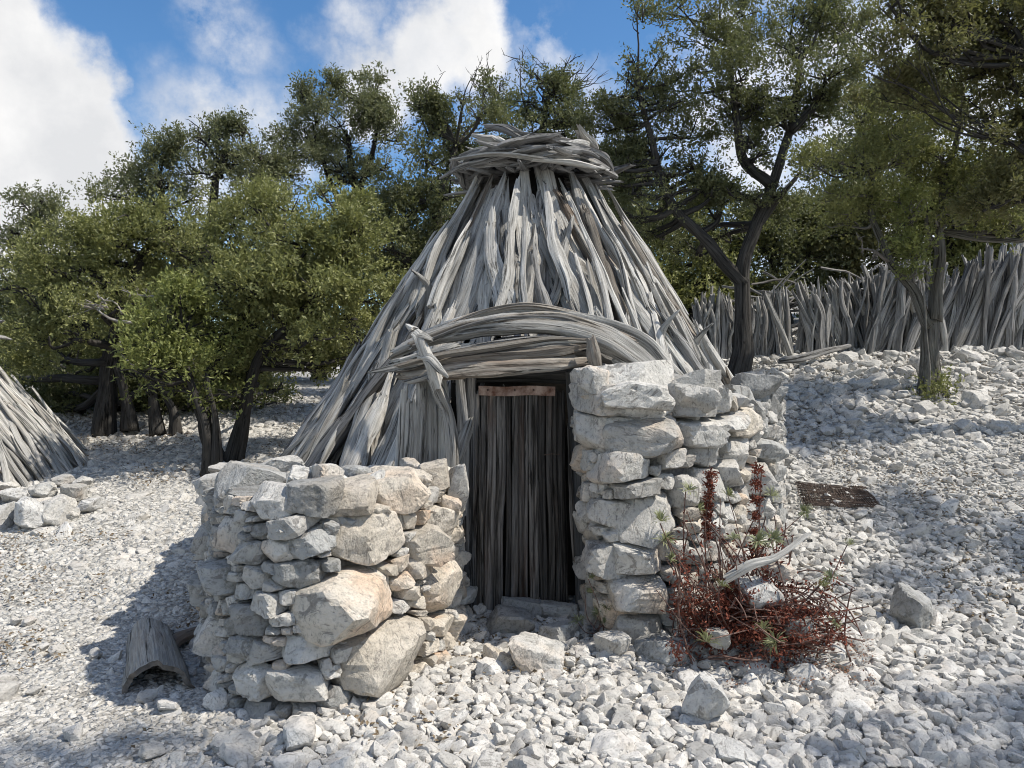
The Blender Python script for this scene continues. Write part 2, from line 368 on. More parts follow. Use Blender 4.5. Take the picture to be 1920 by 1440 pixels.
def catmull(pts, n):
    pts = np.asarray(pts, float); m = len(pts)
    if m == 2: return pts[0] + (pts[1] - pts[0]) * np.linspace(0, 1, n)[:, None]
    ext = np.vstack([2 * pts[0] - pts[1], pts, 2 * pts[-1] - pts[-2]])
    t = np.linspace(0, m - 1 - 1e-9, n); i = t.astype(int); u = (t - i)[:, None]
    a, b, c, d = ext[i], ext[i + 1], ext[i + 2], ext[i + 3]
    return .5 * (2 * b + (c - a) * u + (2 * a - 5 * b + 4 * c - d) * u ** 2 + (3 * b - a - 3 * c + d) * u ** 3)
def tube(pts, rad, sides=12, rings=14, seed=0, flat=1.0, up=None, flute=.12, wob=.0, ragged=.5, power=1.0, twist=1.5, knots=0, gnarl=0.0):
    """a weathered length of wood: returns verts, quads, straight 'rest' coordinates for the grain.
    flat < 1 squashes the section along the direction `up`."""
    r = np.random.default_rng(seed)
    pts = np.asarray(pts, float); c = catmull(pts, rings)
    rad = np.interp(np.linspace(0, 1, rings), np.linspace(0, 1, len(rad)), rad)
    t = np.gradient(c, axis=0); t /= np.linalg.norm(t, axis=1)[:, None]
    seg = np.linalg.norm(np.diff(c, axis=0), axis=1); arc = np.concatenate([[0], np.cumsum(seg)]); Lg = arc[-1]
    u0 = np.asarray(up, float) if up is not None else r.normal(size=3)
    U = u0[None, :] - (t @ u0)[:, None] * t; U /= np.maximum(np.linalg.norm(U, axis=1), 1e-6)[:, None]
    V = np.cross(t, U)
    if wob:
        c = c + U * (wob * .6 * vnoise(np.stack([arc * 2.2 + seed, arc * 0, arc * 0], 1), seed))[:, None] + V * (wob * vnoise(np.stack([arc * 1.8 + 9, arc * 0 + seed, arc * 0], 1), seed + 3))[:, None]
    ang = np.linspace(0, 2 * math.pi, sides, endpoint=False)
    A = ang[None, :] + 0 * arc[:, None]
    ph = r.uniform(0, 6.28, 4); tw = r.normal(scale=twist)
    s = arc[:, None] / max(Lg, .01)
    m = 1 + flute * (.55 * np.cos(2 * A + ph[0] + tw * s) + .6 * np.cos(3 * A + ph[1] - tw * s * 1.4) + .45 * np.cos(5 * A + ph[2] + tw * s * 2))
    fl = np.stack([np.cos(A) * 1.4, np.sin(A) * 1.4, arc[:, None] * 3.5 + 0 * A], -1).reshape(-1, 3) + seed * 1.37
    m = m * (1 + flute * .9 * vnoise(fl, seed + 1).reshape(rings, sides))
    fl2 = np.stack([np.cos(A) * 3.2, np.sin(A) * 3.2, arc[:, None] * 1.1 + 0 * A], -1).reshape(-1, 3) + seed * .77
    m = m * (1 + flute * .9 * np.minimum(vnoise(fl2, seed + 2), .1).reshape(rings, sides))
    if gnarl:
        sv_ = arc * 6.5 + seed * 3.1; m = m * (1 + gnarl * vnoise(np.stack([sv_, 0 * sv_, 0 * sv_ + seed], 1), seed + 4))[:, None]
    for k in range(knots):
        a0, s0 = r.uniform(0, 6.28), r.uniform(.1, .9) * Lg
        m = m + .35 * np.exp(-((np.angle(np.exp(1j * (A - a0)))) ** 2 / .25 + ((arc[:, None] - s0) / .05) ** 2))
    R = rad[:, None] * m
    ca, sa = np.cos(A), np.sin(A)
    if power != 1.0:                      # squarish section for sawn boards
        k = (np.abs(ca) ** power + np.abs(sa) ** power) ** (-1 / power); R = R * k
    off = U[:, None, :] * (R * ca * flat)[..., None] + V[:, None, :] * (R * sa)[..., None]
    v = c[:, None, :] + off
    # broken ends: push the end rings unevenly along the axis
    for e, sg in ((0, -1), (-1, 1)):
        v[e] += t[e][None, :] * (sg * ragged * rad[e] * (r.uniform(-.6, 1.6, sides) + np.cos(ang + r.uniform(0, 6)) * .8))[:, None]
    rest = np.stack([R * ca * flat, R * sa, arc[:, None] + 0 * A], -1) + np.array([r.uniform(-20, 20), r.uniform(-20, 20), r.uniform(-50, 50)])
    vv = np.vstack([v.reshape(-1, 3), v[0].mean(0) + t[0] * rad[0] * .1, v[-1].mean(0) - t[-1] * rad[-1] * .1])
    rr = np.vstack([rest.reshape(-1, 3), rest[0].mean(0), rest[-1].mean(0)])
    i = np.arange(rings - 1)[:, None] * sides; j = np.arange(sides)[None, :]; j2 = (j + 1) % sides
    q = np.stack([i + j, i + j2, i + sides + j2, i + sides + j], -1).reshape(-1, 4)
    n0 = rings * sides; jj = np.arange(sides); jn = (jj + 1) % sides
    c0 = np.stack([jj * 0 + n0, jn, jj, jj], -1)          # end fans, written as degenerate-free triangles below
    tri = np.vstack([np.stack([jj * 0 + n0, jn, jj], -1), np.stack([jj * 0 + n0 + 1, (rings - 1) * sides + jj, (rings - 1) * sides + jn], -1)])
    return vv, q, tri, rr
def mesh_qt(name, parts, mat, sharp=48):
    """parts: list of (v, quads, tris, rest) joined into one mesh"""
    vs, qs, ts, rs, o = [], [], [], [], 0
    for v, q, t, r in parts:
        vs.append(v); qs.append(q + o); ts.append(t + o); rs.append(r); o += len(v)
    v = np.vstack(vs).astype(np.float32); q = np.vstack(qs).astype(np.int32); t = np.vstack(ts).astype(np.int32); r = np.vstack(rs)
    me = bpy.data.meshes.new(name)
    me.vertices.add(len(v)); me.vertices.foreach_set('co', v.ravel())
    loops = np.concatenate([q.ravel(), t.ravel()]); me.loops.add(len(loops)); me.loops.foreach_set('vertex_index', loops)
    st = np.concatenate([np.arange(len(q)) * 4, q.size + np.arange(len(t)) * 3]).astype(np.int32)
    me.polygons.add(len(st)); me.polygons.foreach_set('loop_start', st)
    me.polygons.foreach_set('use_smooth', np.ones(len(st), bool)); me.update(calc_edges=True)
    set_vec(me, 'rest', r)
    if sharp:
        try: me.set_sharp_from_angle(angle=math.radians(sharp))
        except Exception: pass
    me.materials.append(mat)
    return me
_ls = [1000]
def log(name, pts, rad, mat, parent=None, **kw):
    """one log as an object; pts in world space (parents sit unrotated, so the parent's location is taken off)"""
    _ls[0] += 1; kw.setdefault('seed', _ls[0])
    v, q, t, r = tube(pts, rad, **kw)
    base = np.asarray(pts[0], float)
    me = mesh_qt(name, [(v - base, q, t, r)], mat)
    pl = np.array(parent.matrix_basis.translation) if parent is not None else np.zeros(3)
    if parent is not None and parent.parent is not None: pl = pl + np.array(parent.parent.matrix_basis.translation)
    return obj(name, me, None, parent, tuple(base - pl))
def wl(parent):
    p = np.zeros(3)
    while parent is not None: p = p + np.array(parent.matrix_basis.translation); parent = parent.parent
    return p

# ------------------------------------------------------------------ ground
def build_ground():
    xs = np.unique(np.concatenate([-np.geomspace(14, 700, 26)[::-1], np.arange(-14, 14.01, .16), np.geomspace(14, 700, 26)]))
    ys = np.unique(np.concatenate([-np.geomspace(4, 500, 18)[::-1], np.arange(-4, 20.01, .16), np.geomspace(20, 900, 30)]))
    X, Y = np.meshgrid(xs, ys); Z = ground_np(X.ravel(), Y.ravel())
    v = np.stack([X.ravel(), Y.ravel(), Z], 1); nx, ny = len(xs), len(ys)
    i = np.arange(ny - 1)[:, None] * nx + np.arange(nx - 1)[None, :]
    f = np.stack([i, i + 1, i + nx + 1, i + nx], -1).reshape(-1, 4)
    g = obj('ground', mesh_np('ground', v, f, True, M['ground'])); g['kind'] = 'structure'
    return g
GROUND = build_ground()

# hut frame
HX, HY = .19, 7.0
PROF = [(-.2, 2.72), (.0, 2.62), (.82, 2.08), (1.6, 1.57), (2.57, 1.0), (3.3, .56), (3.6, .46)]
def Rz(z): return float(np.interp(z, [p[0] for p in PROF], [p[1] for p in PROF]))

# ------------------------------------------------------------------ the dry stone walls
class Wall:
    def __init__(s, pts, H, batter=.06, shear=None):
        p = catmull([(x, y, 0) for x, y in pts], 400)[:, :2]
        seg = np.linalg.norm(np.diff(p, axis=0), axis=1); a = np.concatenate([[0], np.cumsum(seg)]); s.L = a[-1]
        s.ss = np.linspace(0, s.L, 400); s.p = np.stack([np.interp(s.ss, a, p[:, k]) for k in (0, 1)], 1)
        t = np.gradient(s.p, axis=0); t /= np.linalg.norm(t, axis=1)[:, None]; s.t = t; s.n = np.stack([-t[:, 1], t[:, 0]], 1)
        s.H = H; s.batter = batter; s.shear = shear
    def at(s, v):
        k = lambda a: np.array([np.interp(v, s.ss, a[:, 0]), np.interp(v, s.ss, a[:, 1])])
        p, t, n = k(s.p), k(s.t), k(s.n); return p, t / np.linalg.norm(t), n / np.linalg.norm(n)
    def pos(s, v, h, dn=0.0):
        p, t, n = s.at(v); q = p + n * (dn - s.batter * h)
        if s.shear: q = q + np.array([s.shear(v, h), 0])
        return np.array([q[0], q[1], gz(p[0], p[1]) + h])
    def find(s, px, py):
        """the place on the wall face that lies behind a point of the picture"""
        if not hasattr(s, 'tab'):
            s.tab = []
            for v in np.linspace(0, s.L, 110):
                p, t, n = s.at(v)
                if n @ (-p) < .1: continue
                g = gz(p[0], p[1])
                for h in np.linspace(0, 1.7, 60):
                    q = p - n * s.batter * h + (np.array([s.shear(v, h), 0]) if s.shear else 0)
                    s.tab.append((960 + q[0] / q[1] * F, 720 - (g + h - CAM_Z) / q[1] * F, v, h))
            s.tab = np.array(s.tab)
        k = int(np.argmin((s.tab[:, 0] - px) ** 2 + (s.tab[:, 1] - py) ** 2)); return s.tab[k, 2], s.tab[k, 3]

MAXST, NCAP = 292, 75
def build_wall(name, label, wall, seeds_px, mats, rng_seed, small=(.055, .10), aniso=1.55, thick=.55, extra_caps=(), cap_mat='stone', skip=None):
    rng = np.random.default_rng(rng_seed)
    mid = wall.pos(wall.L * .5, 0); root = empty(name, (mid[0], mid[1], gz(mid[0], mid[1])), label, 'stone wall')
    rl = wl(root)
    # seeds on the developed face: (s, h*aniso, radius)
    P_, R_ = [], []
    for px, py, w, hgt, *mm in seeds_px:
        sv, hv = wall.find(px, py); d = wall.pos(sv, hv)[1]; p, t, n = wall.at(sv)
        fs = max(.45, abs(n @ (-p)) / np.linalg.norm(p))
        half = w * d / F * .5 / fs; hh = hgt * d / F * .5
        P_.append((sv, hv * aniso)); R_.append(.5 * (half + hh * aniso))
    fixed = len(P_)
    tries = 0
    while tries < 7500:
        tries += 1
        sv = rng.uniform(0, wall.L); hv = rng.uniform(0, wall.H(sv)) * aniso
        far = wall.at(sv)[0][1]
        r = rng.uniform(*small) * (1.0 if tries < 2500 else (.62 if tries < 5200 else .40)) * (1.25 if hv < .5 else 1)
        if skip and skip(sv): continue
        if all((sv - a) ** 2 + (hv - b) ** 2 > ((r + q) * (.97 if i < fixed else .92)) ** 2 for i, ((a, b), q) in enumerate(zip(P_, R_))):
            P_.append((sv, hv)); R_.append(r)
    A = np.array(P_); Q = np.array(R_)
    vis = np.array([Q[i] * (1.0 if wall.at(A[i][0])[2] @ (-wall.at(A[i][0])[0]) > .1 else .3) for i in range(len(A))])
    own = set(np.argsort(-vis)[:MAXST - NCAP]); chips = []
    for i in range(len(A)):
        d = A - A[i]; dist = np.hypot(d[:, 0], d[:, 1]); near = (dist > 1e-6) & (dist < Q[i] * 3.2 + Q + .1)
        pl_n, pl_d = [], []
        for j in np.where(near)[0]:
            u = d[j] / dist[j]; off = (dist[j] ** 2 + Q[i] ** 2 - Q[j] ** 2) / (2 * dist[j])
            off = min(max(off, Q[i] * .35), Q[i] * 2.2)
            # back to metres: the h axis was stretched
            mx, mz = u[0] * off, u[1] * off / aniso                      # a point of the joint
            nx, nz = u[0], u[1] * aniso; ln = math.hypot(nx, nz); nx, nz = nx / ln, nz / ln
            nx, nz = (nx, nz * .35) if abs(nz) < .72 else (nx * .4, nz)    # beds run level, ends stand upright
            ln = math.hypot(nx, nz); nx, nz = nx / ln, nz / ln
            gap = rng.uniform(-.004, .007) + (.04 * Q[i] if rng.random() < .25 else 0)
            til = rng.normal(scale=.2)
            v = np.array([nx, til, nz]); v /= np.linalg.norm(v)
            pl_n.append(v); pl_d.append(max(mx * nx + mz * nz - gap, .014))
        sv, hv = A[i][0], A[i][1] / aniso; q = Q[i]; H = wall.H(sv)
        for v, o in (((1, 0, 0), q * 1.5), ((-1, 0, 0), q * 1.5), ((0, 0, 1), q * 1.5 / aniso), ((0, 0, -1), q * 1.5 / aniso)):
            v = np.array(v) + rng.normal(scale=.12, size=3); pl_n.append(v / np.linalg.norm(v)); pl_d.append(o * rng.uniform(.85, 1.1))
        # face planes (local y = outward is -y here: x along wall, y outward, z up)
        dep = min(max(q * 1.0, .06), .2)
        fr = dep * rng.uniform(.55, 1.0)
        v = np.array([rng.normal(scale=.3), 1, rng.normal(scale=.32)]); pl_n.append(v / np.linalg.norm(v)); pl_d.append(fr)
        for k in range(4):
            a = rng.uniform(0, 6.28); v = np.array([math.cos(a) * rng.uniform(.5, 1.3), rng.uniform(.6, 1), math.sin(a) * rng.uniform(.5, 1.3)])
            pl_n.append(v / np.linalg.norm(v)); pl_d.append(fr * rng.uniform(.95, 1.5))
        pl_n.append(np.array([0, -1., 0])); pl_d.append(dep * 1.6)
        n_ = np.array(pl_n); d_ = np.array(pl_d)
        big = q > .13
        co, f = rock_from_planes(n_, d_, (q, dep, q / aniso), 4 if q > .07 else 3, int(rng.integers(1e6)), .036 if not big else .028, 90, .03)
        p, t, nn = wall.at(sv)
        jig = Matrix.Rotation(rng.normal(scale=.05), 3, 'Y')
        co = co @ np.array(jig).T
        ax = np.array([[t[0], t[1], 0], [nn[0], nn[1], 0], [0, 0, 1]])      # local -> world
        co = co @ ax
        c = wall.pos(sv, hv, -dep * .35)
        mt = mats(c, rng, seeds_px[i][4] if i < fixed and len(seeds_px[i]) > 4 else None)
        if i not in own: chips.append((co + (c - rl), f)); continue
        obj('stone', rock_mesh('stone', co, f, M[mt]), None, root, tuple(c - rl))
    for sub_n in {len(a) for a, b in chips}:
        grp = [g for g in chips if len(g[0]) == sub_n]
        v = np.vstack([g[0] for g in grp]); f = np.vstack([g[1] + k * sub_n for k, g in enumerate(grp)])
        o = obj('small_stones', rock_mesh('small_stones', v, f, M['stone']), None, root); o['kind'] = 'stuff'
    # core: dark filler added behind the stones to block light
    ss = np.linspace(0, wall.L, 60); v, f = [], []
    for k, sv in enumerate(ss):
        H = wall.H(sv); g = wall.pos(sv, 0)[2]
        for h, dn in ((-.1, -.11), (H * .5, -.10), (H - .10, -.11), (H - .07, -thick * .6), (H * .5, -thick), (-.1, -thick)):
            v.append(wall.pos(sv, h, dn) - rl)
        if k:
            a = (k - 1) * 6; b = k * 6
            f += [(a + e, a + e + 1, b + e + 1, b + e) for e in range(5)]
    obj('core', mesh_np('core', np.array(v), np.array(f), False, M['core']), None, root)
    # top stones
    sv = .05
    rows = [(-.10, 1.0), (-.30, 1.1), (-.50, 1.1)]
    for dn0, k in rows:
        sv = rng.uniform(0, .1)
        while sv < wall.L:
            w = rng.uniform(.07, .14) * k
            if not (skip and skip(sv)):
                hgt = rng.uniform(.04, .085); H = wall.H(sv)
                co, f = random_rock(int(rng.integers(1e6)), (w, rng.uniform(.08, .13), hgt), 3, .06)
                co = co @ np.array(Euler((rng.normal(scale=.15), rng.normal(scale=.18), rng.uniform(0, 6.28))).to_matrix()).T
                c = wall.pos(sv, H - .02 + rng.uniform(-.02, .03), dn0 + rng.uniform(-.04, .04))
                obj('stone', rock_mesh('stone', co, f, M[mats(c, rng, None)]), None, root, tuple(c - rl))
            sv += w * rng.uniform(1.5, 1.9)
    for (px, py, d, w, h, dep, rot, mat) in extra_caps:
        c = np.array(P(px, py, d)); sx, sz = w * d / F * .5, h * d / F * .5
        co, f = random_rock(int(px * 7 + py), (sx, dep, sz), 4, .045, 9, .8)
        co = co @ np.array(Euler(rot).to_matrix()).T
        obj('stone', rock_mesh('stone', co, f, M[mat]), None, root, tuple(c - rl))
    return root

def build_walls():
    # left wall: rounded, lit face towards the doorway
    left = Wall([(-.31, 5.15), (-.32, 4.75), (-.42, 4.28), (-.66, 3.86), (-.94, 3.63), (-1.24, 3.66), (-1.5, 3.9), (-1.78, 4.45), (-2.0, 5.0), (-2.2, 5.7), (-2.42, 6.5)],
                lambda s: .93 + .05 * math.sin(s * 3.1) - .03 * math.cos(s * 7) - .25 * max(0, s - 3.6))
    big = [(654, 1129, 213, 112, 'w'), (735, 1222, 195, 98, 'w'), (694, 1008, 140, 105, 'w'), (836, 1096, 70, 115, 'w'), (562, 1291, 125, 60), (705, 1296, 125, 42, 'w'),
           (575, 1017, 70, 60), (538, 1082, 66, 56), (571, 1212, 80, 72), (683, 950, 96, 44), (766, 934, 60, 45, 'w'), (593, 941, 88, 42), (525, 985, 64, 44),
           (818, 985, 90, 32, 'w'), (800, 1022, 88, 34, 'w'), (790, 1050, 78, 26, 'w'), (470, 1085, 50, 30), (465, 1155, 65, 50), (420, 1080, 55, 70), (450, 1210, 45, 36), (500, 1225, 50, 36),
           (400, 1190, 60, 80), (460, 1270, 66, 40), (500, 1130, 60, 40), (430, 1000, 60, 60), (500, 950, 70, 45), (385, 1010, 40, 60), (415, 930, 70, 50), (380, 1110, 45, 60), (855, 1170, 45, 60, 'w')]
    def ml(c, rng, h):
        if h == 'w': return 'stone_warm'
        x = c[0]
        if x > -.85: return 'stone_warm' if rng.random() < .7 else 'stone'
        return 'stone' if rng.random() < .55 else 'stone_grey'
    caps = [(609, 892, 4.05, 62, 54, .10, (0, 0, .55), 'stone'), (858, 912, 4.55, 42, 96, .07, (.1, .12, .2), 'stone'), (565, 897, 4.05, 52, 46, .09, (.3, .5, .2), 'stone'),
            (470, 907, 4.15, 92, 52, .13, (.1, .1, .4), 'stone'), (405, 910, 4.5, 84, 50, .14, (0, -.15, .3), 'stone'), (690, 912, 4.1, 80, 38, .1, (.2, -.3, 0), 'stone'),
            (755, 898, 4.3, 110, 40, .1, (0, .1, .2), 'stone_warm'), (808, 893, 4.5, 74, 56, .1, (0, -.2, .5), 'stone_warm'), (770, 875, 4.75, 40, 34, .07, (0, 0, 0), 'stone'),
            (520, 872, 5.0, 80, 30, .1, (0, -.2, 0), 'stone'), (435, 885, 5.0, 70, 26, .1, (0, .1, 0), 'stone'), (840, 950, 4.5, 46, 50, .08, (0, .2, 0), 'stone_warm'), (640, 905, 4.1, 40, 30, .08, (0, .3, 0), 'stone')]
    build_wall('stone_wall', 'rounded dry stone wall of pale rubble left of the hut door', left, big, ml, 11, extra_caps=caps, small=(.045, .085))
    # right wall: a tall pier beside the door, running back round the hut
    right = Wall([(2.62, 7.6), (2.38, 6.8), (2.05, 5.95), (1.60, 5.2), (1.16, 4.76), (.90, 4.60), (.66, 4.52), (.50, 4.60), (.45, 4.9), (.44, 5.3)],
                 None, .03, lambda v, h: -.10 * (h - .8) * float(smooth(2.4, 3.6, v)))
    right.H = lambda s: 1.46 + .05 * math.sin(s * 5) - gz(*right.at(s)[0])
    bigr = [(1195, 752, 140, 66, 'c'), (1300, 752, 80, 62, 'c'), (1205, 822, 140, 90), (1305, 802, 70, 56), (1165, 882, 130, 64), (1188, 916, 108, 46, 'c'), (1280, 920, 78, 46), (1225, 975, 165, 76),
            (1200, 1048, 115, 72), (1200, 1122, 120, 68), (1195, 1185, 95, 72), (1180, 1235, 60, 30), (1100, 806, 66, 64), (1095, 860, 45, 60), (1100, 762, 60, 42), (1130, 960, 50, 60), (1125, 1050, 50, 60), (1130, 1140, 40, 60),
            (1345, 760, 50, 46), (1340, 810, 46, 36), (1360, 790, 50, 40), (1330, 845, 70, 50), (1400, 800, 60, 46), (1390, 850, 60, 44), (1430, 850, 50, 50), (1370, 890, 64, 40), (1420, 900, 60, 50), (1330, 905, 70, 50)]
    def mr(c, rng, h):
        if h == 'c': return 'stone'
        if c[0] > 1.7: return 'stone_grey' if rng.random() < .5 else 'stone'
        return 'stone' if rng.random() < .75 else 'stone_warm'
    capsr = [(1113, 712, 4.62, 62, 54, .1, (0, .1, .3), 'stone'), (1195, 742, 4.55, 138, 62, .13, (0, .05, .1), 'stone'), (1300, 745, 4.75, 84, 60, .13, (.1, .2, .3), 'stone'),
             (1410, 728, 5.9, 90, 56, .18, (0, .1, 0), 'stone_grey'), (1385, 745, 5.6, 60, 46, .13, (0, -.1, .4), 'stone_grey'), (1440, 770, 5.9, 40, 60, .13, (0, 0, .4), 'stone_grey'),
             (1345, 752, 5.0, 56, 50, .12, (0, .3, .3), 'stone'), (1240, 720, 5.0, 60, 30, .1, (0, 0, 0), 'stone')]
    build_wall('stone_wall', 'tall dry stone pier and wall right of the hut door', right, bigr, mr, 23, extra_caps=capsr, small=(.06, .105))
    # low stone kerb at the foot of the other hut
    kerb = empty('stone_kerb', (PX(60, 7.1), 7.1, gz(PX(60, 7.1), 7.1)), 'low kerb of pale stones at the foot of the left log hut', 'stone kerb')
    kl = wl(kerb)
    for k, (px, py, d, w, h) in enumerate([(55, 1005, 6.7, 70, 72), (105, 985, 6.8, 44, 56), (20, 970, 6.9, 40, 40), (0, 1010, 6.7, 34, 60), (75, 960, 7.1, 50, 34), (110, 962, 7.1, 52, 44), (30, 945, 7.3, 46, 30),
                                       (85, 940, 7.4, 60, 36), (140, 950, 7.4, 50, 40), (155, 920, 7.8, 30, 26), (-40, 980, 6.8, 60, 60), (-30, 945, 7.2, 60, 40), (170, 975, 7.1, 40, 30), (135, 985, 6.9, 34, 26), (5, 935, 7.5, 40, 26), (120, 925, 7.8, 40, 26)]):
        c = np.array(P(px, py, d)); c[2] = max(min(c[2], gz(c[0], c[1]) + h * d / F * .7), gz(c[0], c[1]) + h * d / F * .3)
        co, f = random_rock(300 + k, (w * d / F * .52, .16, h * d / F * .52), 4, .05)
        co = co @ np.array(Euler((0, random.uniform(-.2, .2), random.uniform(-.5, .5))).to_matrix()).T
        obj('stone', rock_mesh('stone', co, f, M['stone'] if k % 3 else M['stone_white']), None, kerb, tuple(c - kl))
build_walls()

# ------------------------------------------------------------------ huts
def cone_pt(cx, cy, th, z, off, rz, zb=0.0):
    R = rz(z) + off
    return np.array([cx + R * math.sin(th), cy - R * math.cos(th), zb + z])
def build_hut():
    hut = empty('wooden_hut', (HX, HY, gz(HX, HY)), 'conical hut of weathered grey logs with plank door in the middle', 'hut')
    hl_ = wl(hut); rng = np.random.default_rng(5)
    # added dark backing: blocks light, so the gaps between logs look shaded
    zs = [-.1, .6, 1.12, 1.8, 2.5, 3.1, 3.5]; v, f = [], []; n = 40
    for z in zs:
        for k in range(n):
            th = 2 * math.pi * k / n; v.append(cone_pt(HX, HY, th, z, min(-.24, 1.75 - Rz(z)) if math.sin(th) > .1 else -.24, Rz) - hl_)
    for a in range(len(zs) - 1):
        for k in range(n):
            th = 2 * math.pi * (k + .5) / n; th = th if th < math.pi else th - 2 * math.pi
            if zs[a] < 1.6 and abs(Rz(zs[a]) * math.sin(th) + .14) < .66 and abs(th) < 1: continue
            f.append((a * n + k, a * n + (k + 1) % n, (a + 1) * n + (k + 1) % n, (a + 1) * n + k))
    obj('shade_backing', mesh_np('shade_backing', np.array(v), np.array(f), True, M['inside']), None, hut)
    def door_zone(th, z):
        x = HX + Rz(z) * math.sin(th); return z < 1.78 and abs(x - .06) < .44 and abs(th) < 1.2
    rows = [(1.05, 3.42, .135, -.06, .074), (.75, 2.85, .165, .01, .074), (.12, 2.0, .165, .12, .068)]
    for ri, (z0, z1, wdt, off, rad) in enumerate(rows):
        th = math.radians(-128)
        while th < math.radians(128):
            zm = .5 * (z0 + z1)
            th += wdt * rng.uniform(.75, 1.12) / Rz(zm if ri else 2.3)
            a0 = z0 + rng.uniform(-.1, .3); a1 = z1 + rng.uniform(-.42, .16)
            if ri == 0: a1 = z1 + rng.uniform(-.28, .12)
            if ri == 2 and abs(th) < 1.2: a1 = max(a1, 1.5)
            lean = rng.normal(scale=.085); dth = lean / Rz(zm)
            t0 = th - dth * 2.2; t1 = th + dth * 2.2
            fx, fy = HX + Rz(.5) * math.sin(t0), HY - Rz(.5) * math.cos(t0)
            a0 = max(a0, gz(fx, fy) - .05, 1.15 if .2 < t0 < 2.1 else (.55 if abs(t0) < 1.0 else .35))
            zz = np.linspace(a0, a1, 6)
            if door_zone(t0, a0) or door_zone(th, zm * .5 + a0 * .5):
                a0 = 1.82 + rng.uniform(-.06, .1)
                if a1 - a0 < .35: continue
                zz = np.linspace(a0, a1, 6)
            wig = rng.normal(scale=.008, size=6)
            o = off + rng.uniform(-.035, .055)
            pts = [cone_pt(HX, HY, t0 + (t1 - t0) * k / 5 + wig[k] / max(Rz(zz[k]), .5), zz[k], o + rng.uniform(-.012, .012) + (.03 if k == 5 else 0), Rz) for k in range(6)]
            r0 = rad * rng.choice([rng.uniform(.45, .7), rng.uniform(.8, 1.3)], p=[.3, .7]); up = np.array([math.sin(th), -math.cos(th), .6])
            tp = .62 if ri else .78
            lm = M['wood'] if rng.random() < .74 else (M['wood_dull'] if rng.random() < .65 else M['wood_brown'])
            log('log', pts, [r0 * rng.uniform(.6, 1.0), r0, r0 * rng.uniform(.85, 1), r0 * rng.uniform(.7, .95), r0 * tp * rng.uniform(.35, 1.0)], lm, hut, sides=14, rings=24, flat=rng.uniform(.6, .95), up=up, flute=.17, wob=.02, ragged=1.9, knots=int(rng.integers(1, 5)), gnarl=.2, power=rng.uniform(2.4, 4.0))
    # thin sticks lying over the joints
    for k in range(46):
        th = math.radians(rng.uniform(-110, 100)); a0 = rng.uniform(1.2 if th > .15 else .5, 2.3); a1 = min(a0 + rng.uniform(.6, 1.3), 3.35)
        if door_zone(th, a0): continue
        t1 = th + rng.normal(scale=.09)
        pts = [cone_pt(HX, HY, th + (t1 - th) * u, a0 + (a1 - a0) * u, (.19 if a0 < .9 else .13) + .02 * math.sin(3 * u), Rz) for u in (0, .35, .7, 1)]
        r0 = rng.uniform(.02, .042)
        log('log', pts, [r0, r0 * 1.05, r0 * .9, r0 * .45], M['wood'], hut, sides=10, rings=16, flat=.8, flute=.2, wob=.04, ragged=1.8, gnarl=.25)
    # a few forked branch ends that stick out
    for th, z, L_ in ((40, 1.95, .2), (-44, 2.35, .14), (60, 1.9, .18)):
        t = math.radians(th); p0 = cone_pt(HX, HY, t, z, .1, Rz); s = 1 if th > 0 else -1
        log('log', [p0 + np.array([0, 0, -.3]), p0, p0 + np.array([s * .05, -.06, L_ * .6]), p0 + np.array([s * .12, -.1, L_])], [.045, .036, .022, .008], M['wood'], hut, sides=10, rings=12, flute=.16, ragged=1.5)
    # the cap: a thick nest of logs laid flat on the tip
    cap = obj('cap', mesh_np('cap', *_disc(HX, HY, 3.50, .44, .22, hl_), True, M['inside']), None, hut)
    cl = hl_
    lay = [(3.47, .60, 18, .030), (3.51, .66, 19, .032), (3.57, .62, 16, .034), (3.63, .52, 12, .034), (3.69, .40, 9, .034), (3.74, .26, 6, .034)]
    for li, (z, R, n, rr) in enumerate(lay):
        for k in range(n):
            if k % 4 == 3: continue
            th = 2 * math.pi * (k + rng.uniform(-.3, .3)) / n + li * .3
            c = np.array([HX + R * math.sin(th), HY - R * math.cos(th), z + rng.uniform(-.03, .03)])
            tg = np.array([math.cos(th), math.sin(th), 0]); ra = np.array([math.sin(th), -math.cos(th), 0])
            yaw = rng.normal(scale=.36); dr = tg * math.cos(yaw) + ra * math.sin(yaw); L_ = rng.uniform(.22, .42)
            tilt = rng.normal(scale=.05)
            pts = [c - dr * L_ + np.array([0, 0, -tilt]) + ra * -.05, c + ra * rng.uniform(-.02, .05) + np.array([0, 0, rng.uniform(-.02, .03)]), c + dr * L_ + np.array([0, 0, tilt]) + ra * -.05]
            r0 = rr * rng.uniform(1.1, 2.3)
            log('log', pts, [r0 * .6, r0, r0 * 1.1, r0 * .9, r0 * .35], M['wood'] if rng.random() < .12 else M['wood_dull'], cap, sides=11, rings=14, flat=.5, up=(0, 0, 1), flute=.24, wob=.03, ragged=1.4, gnarl=.2)
    # radial sticks under and through the cap
    for k in range(22):
        th = math.radians(-130 + 260 * k / 21 + rng.uniform(-5, 5)); ra = np.array([math.sin(th), -math.cos(th), 0])
        c = np.array([HX, HY, 3.44]); z0 = rng.uniform(-.08, .04)
        log('log', [c + ra * .25 + np.array([0, 0, .06]), c + ra * .5 + np.array([0, 0, z0 * .5]), c + ra * rng.uniform(.66, .84) + np.array([0, 0, z0])], [.035, .035, .014], M['wood_dull'], cap, sides=9, rings=9, flat=.7, up=(0, 0, 1), flute=.15, ragged=1.4)
    def CP(px, py, d): return np.array(P(px, py, d))
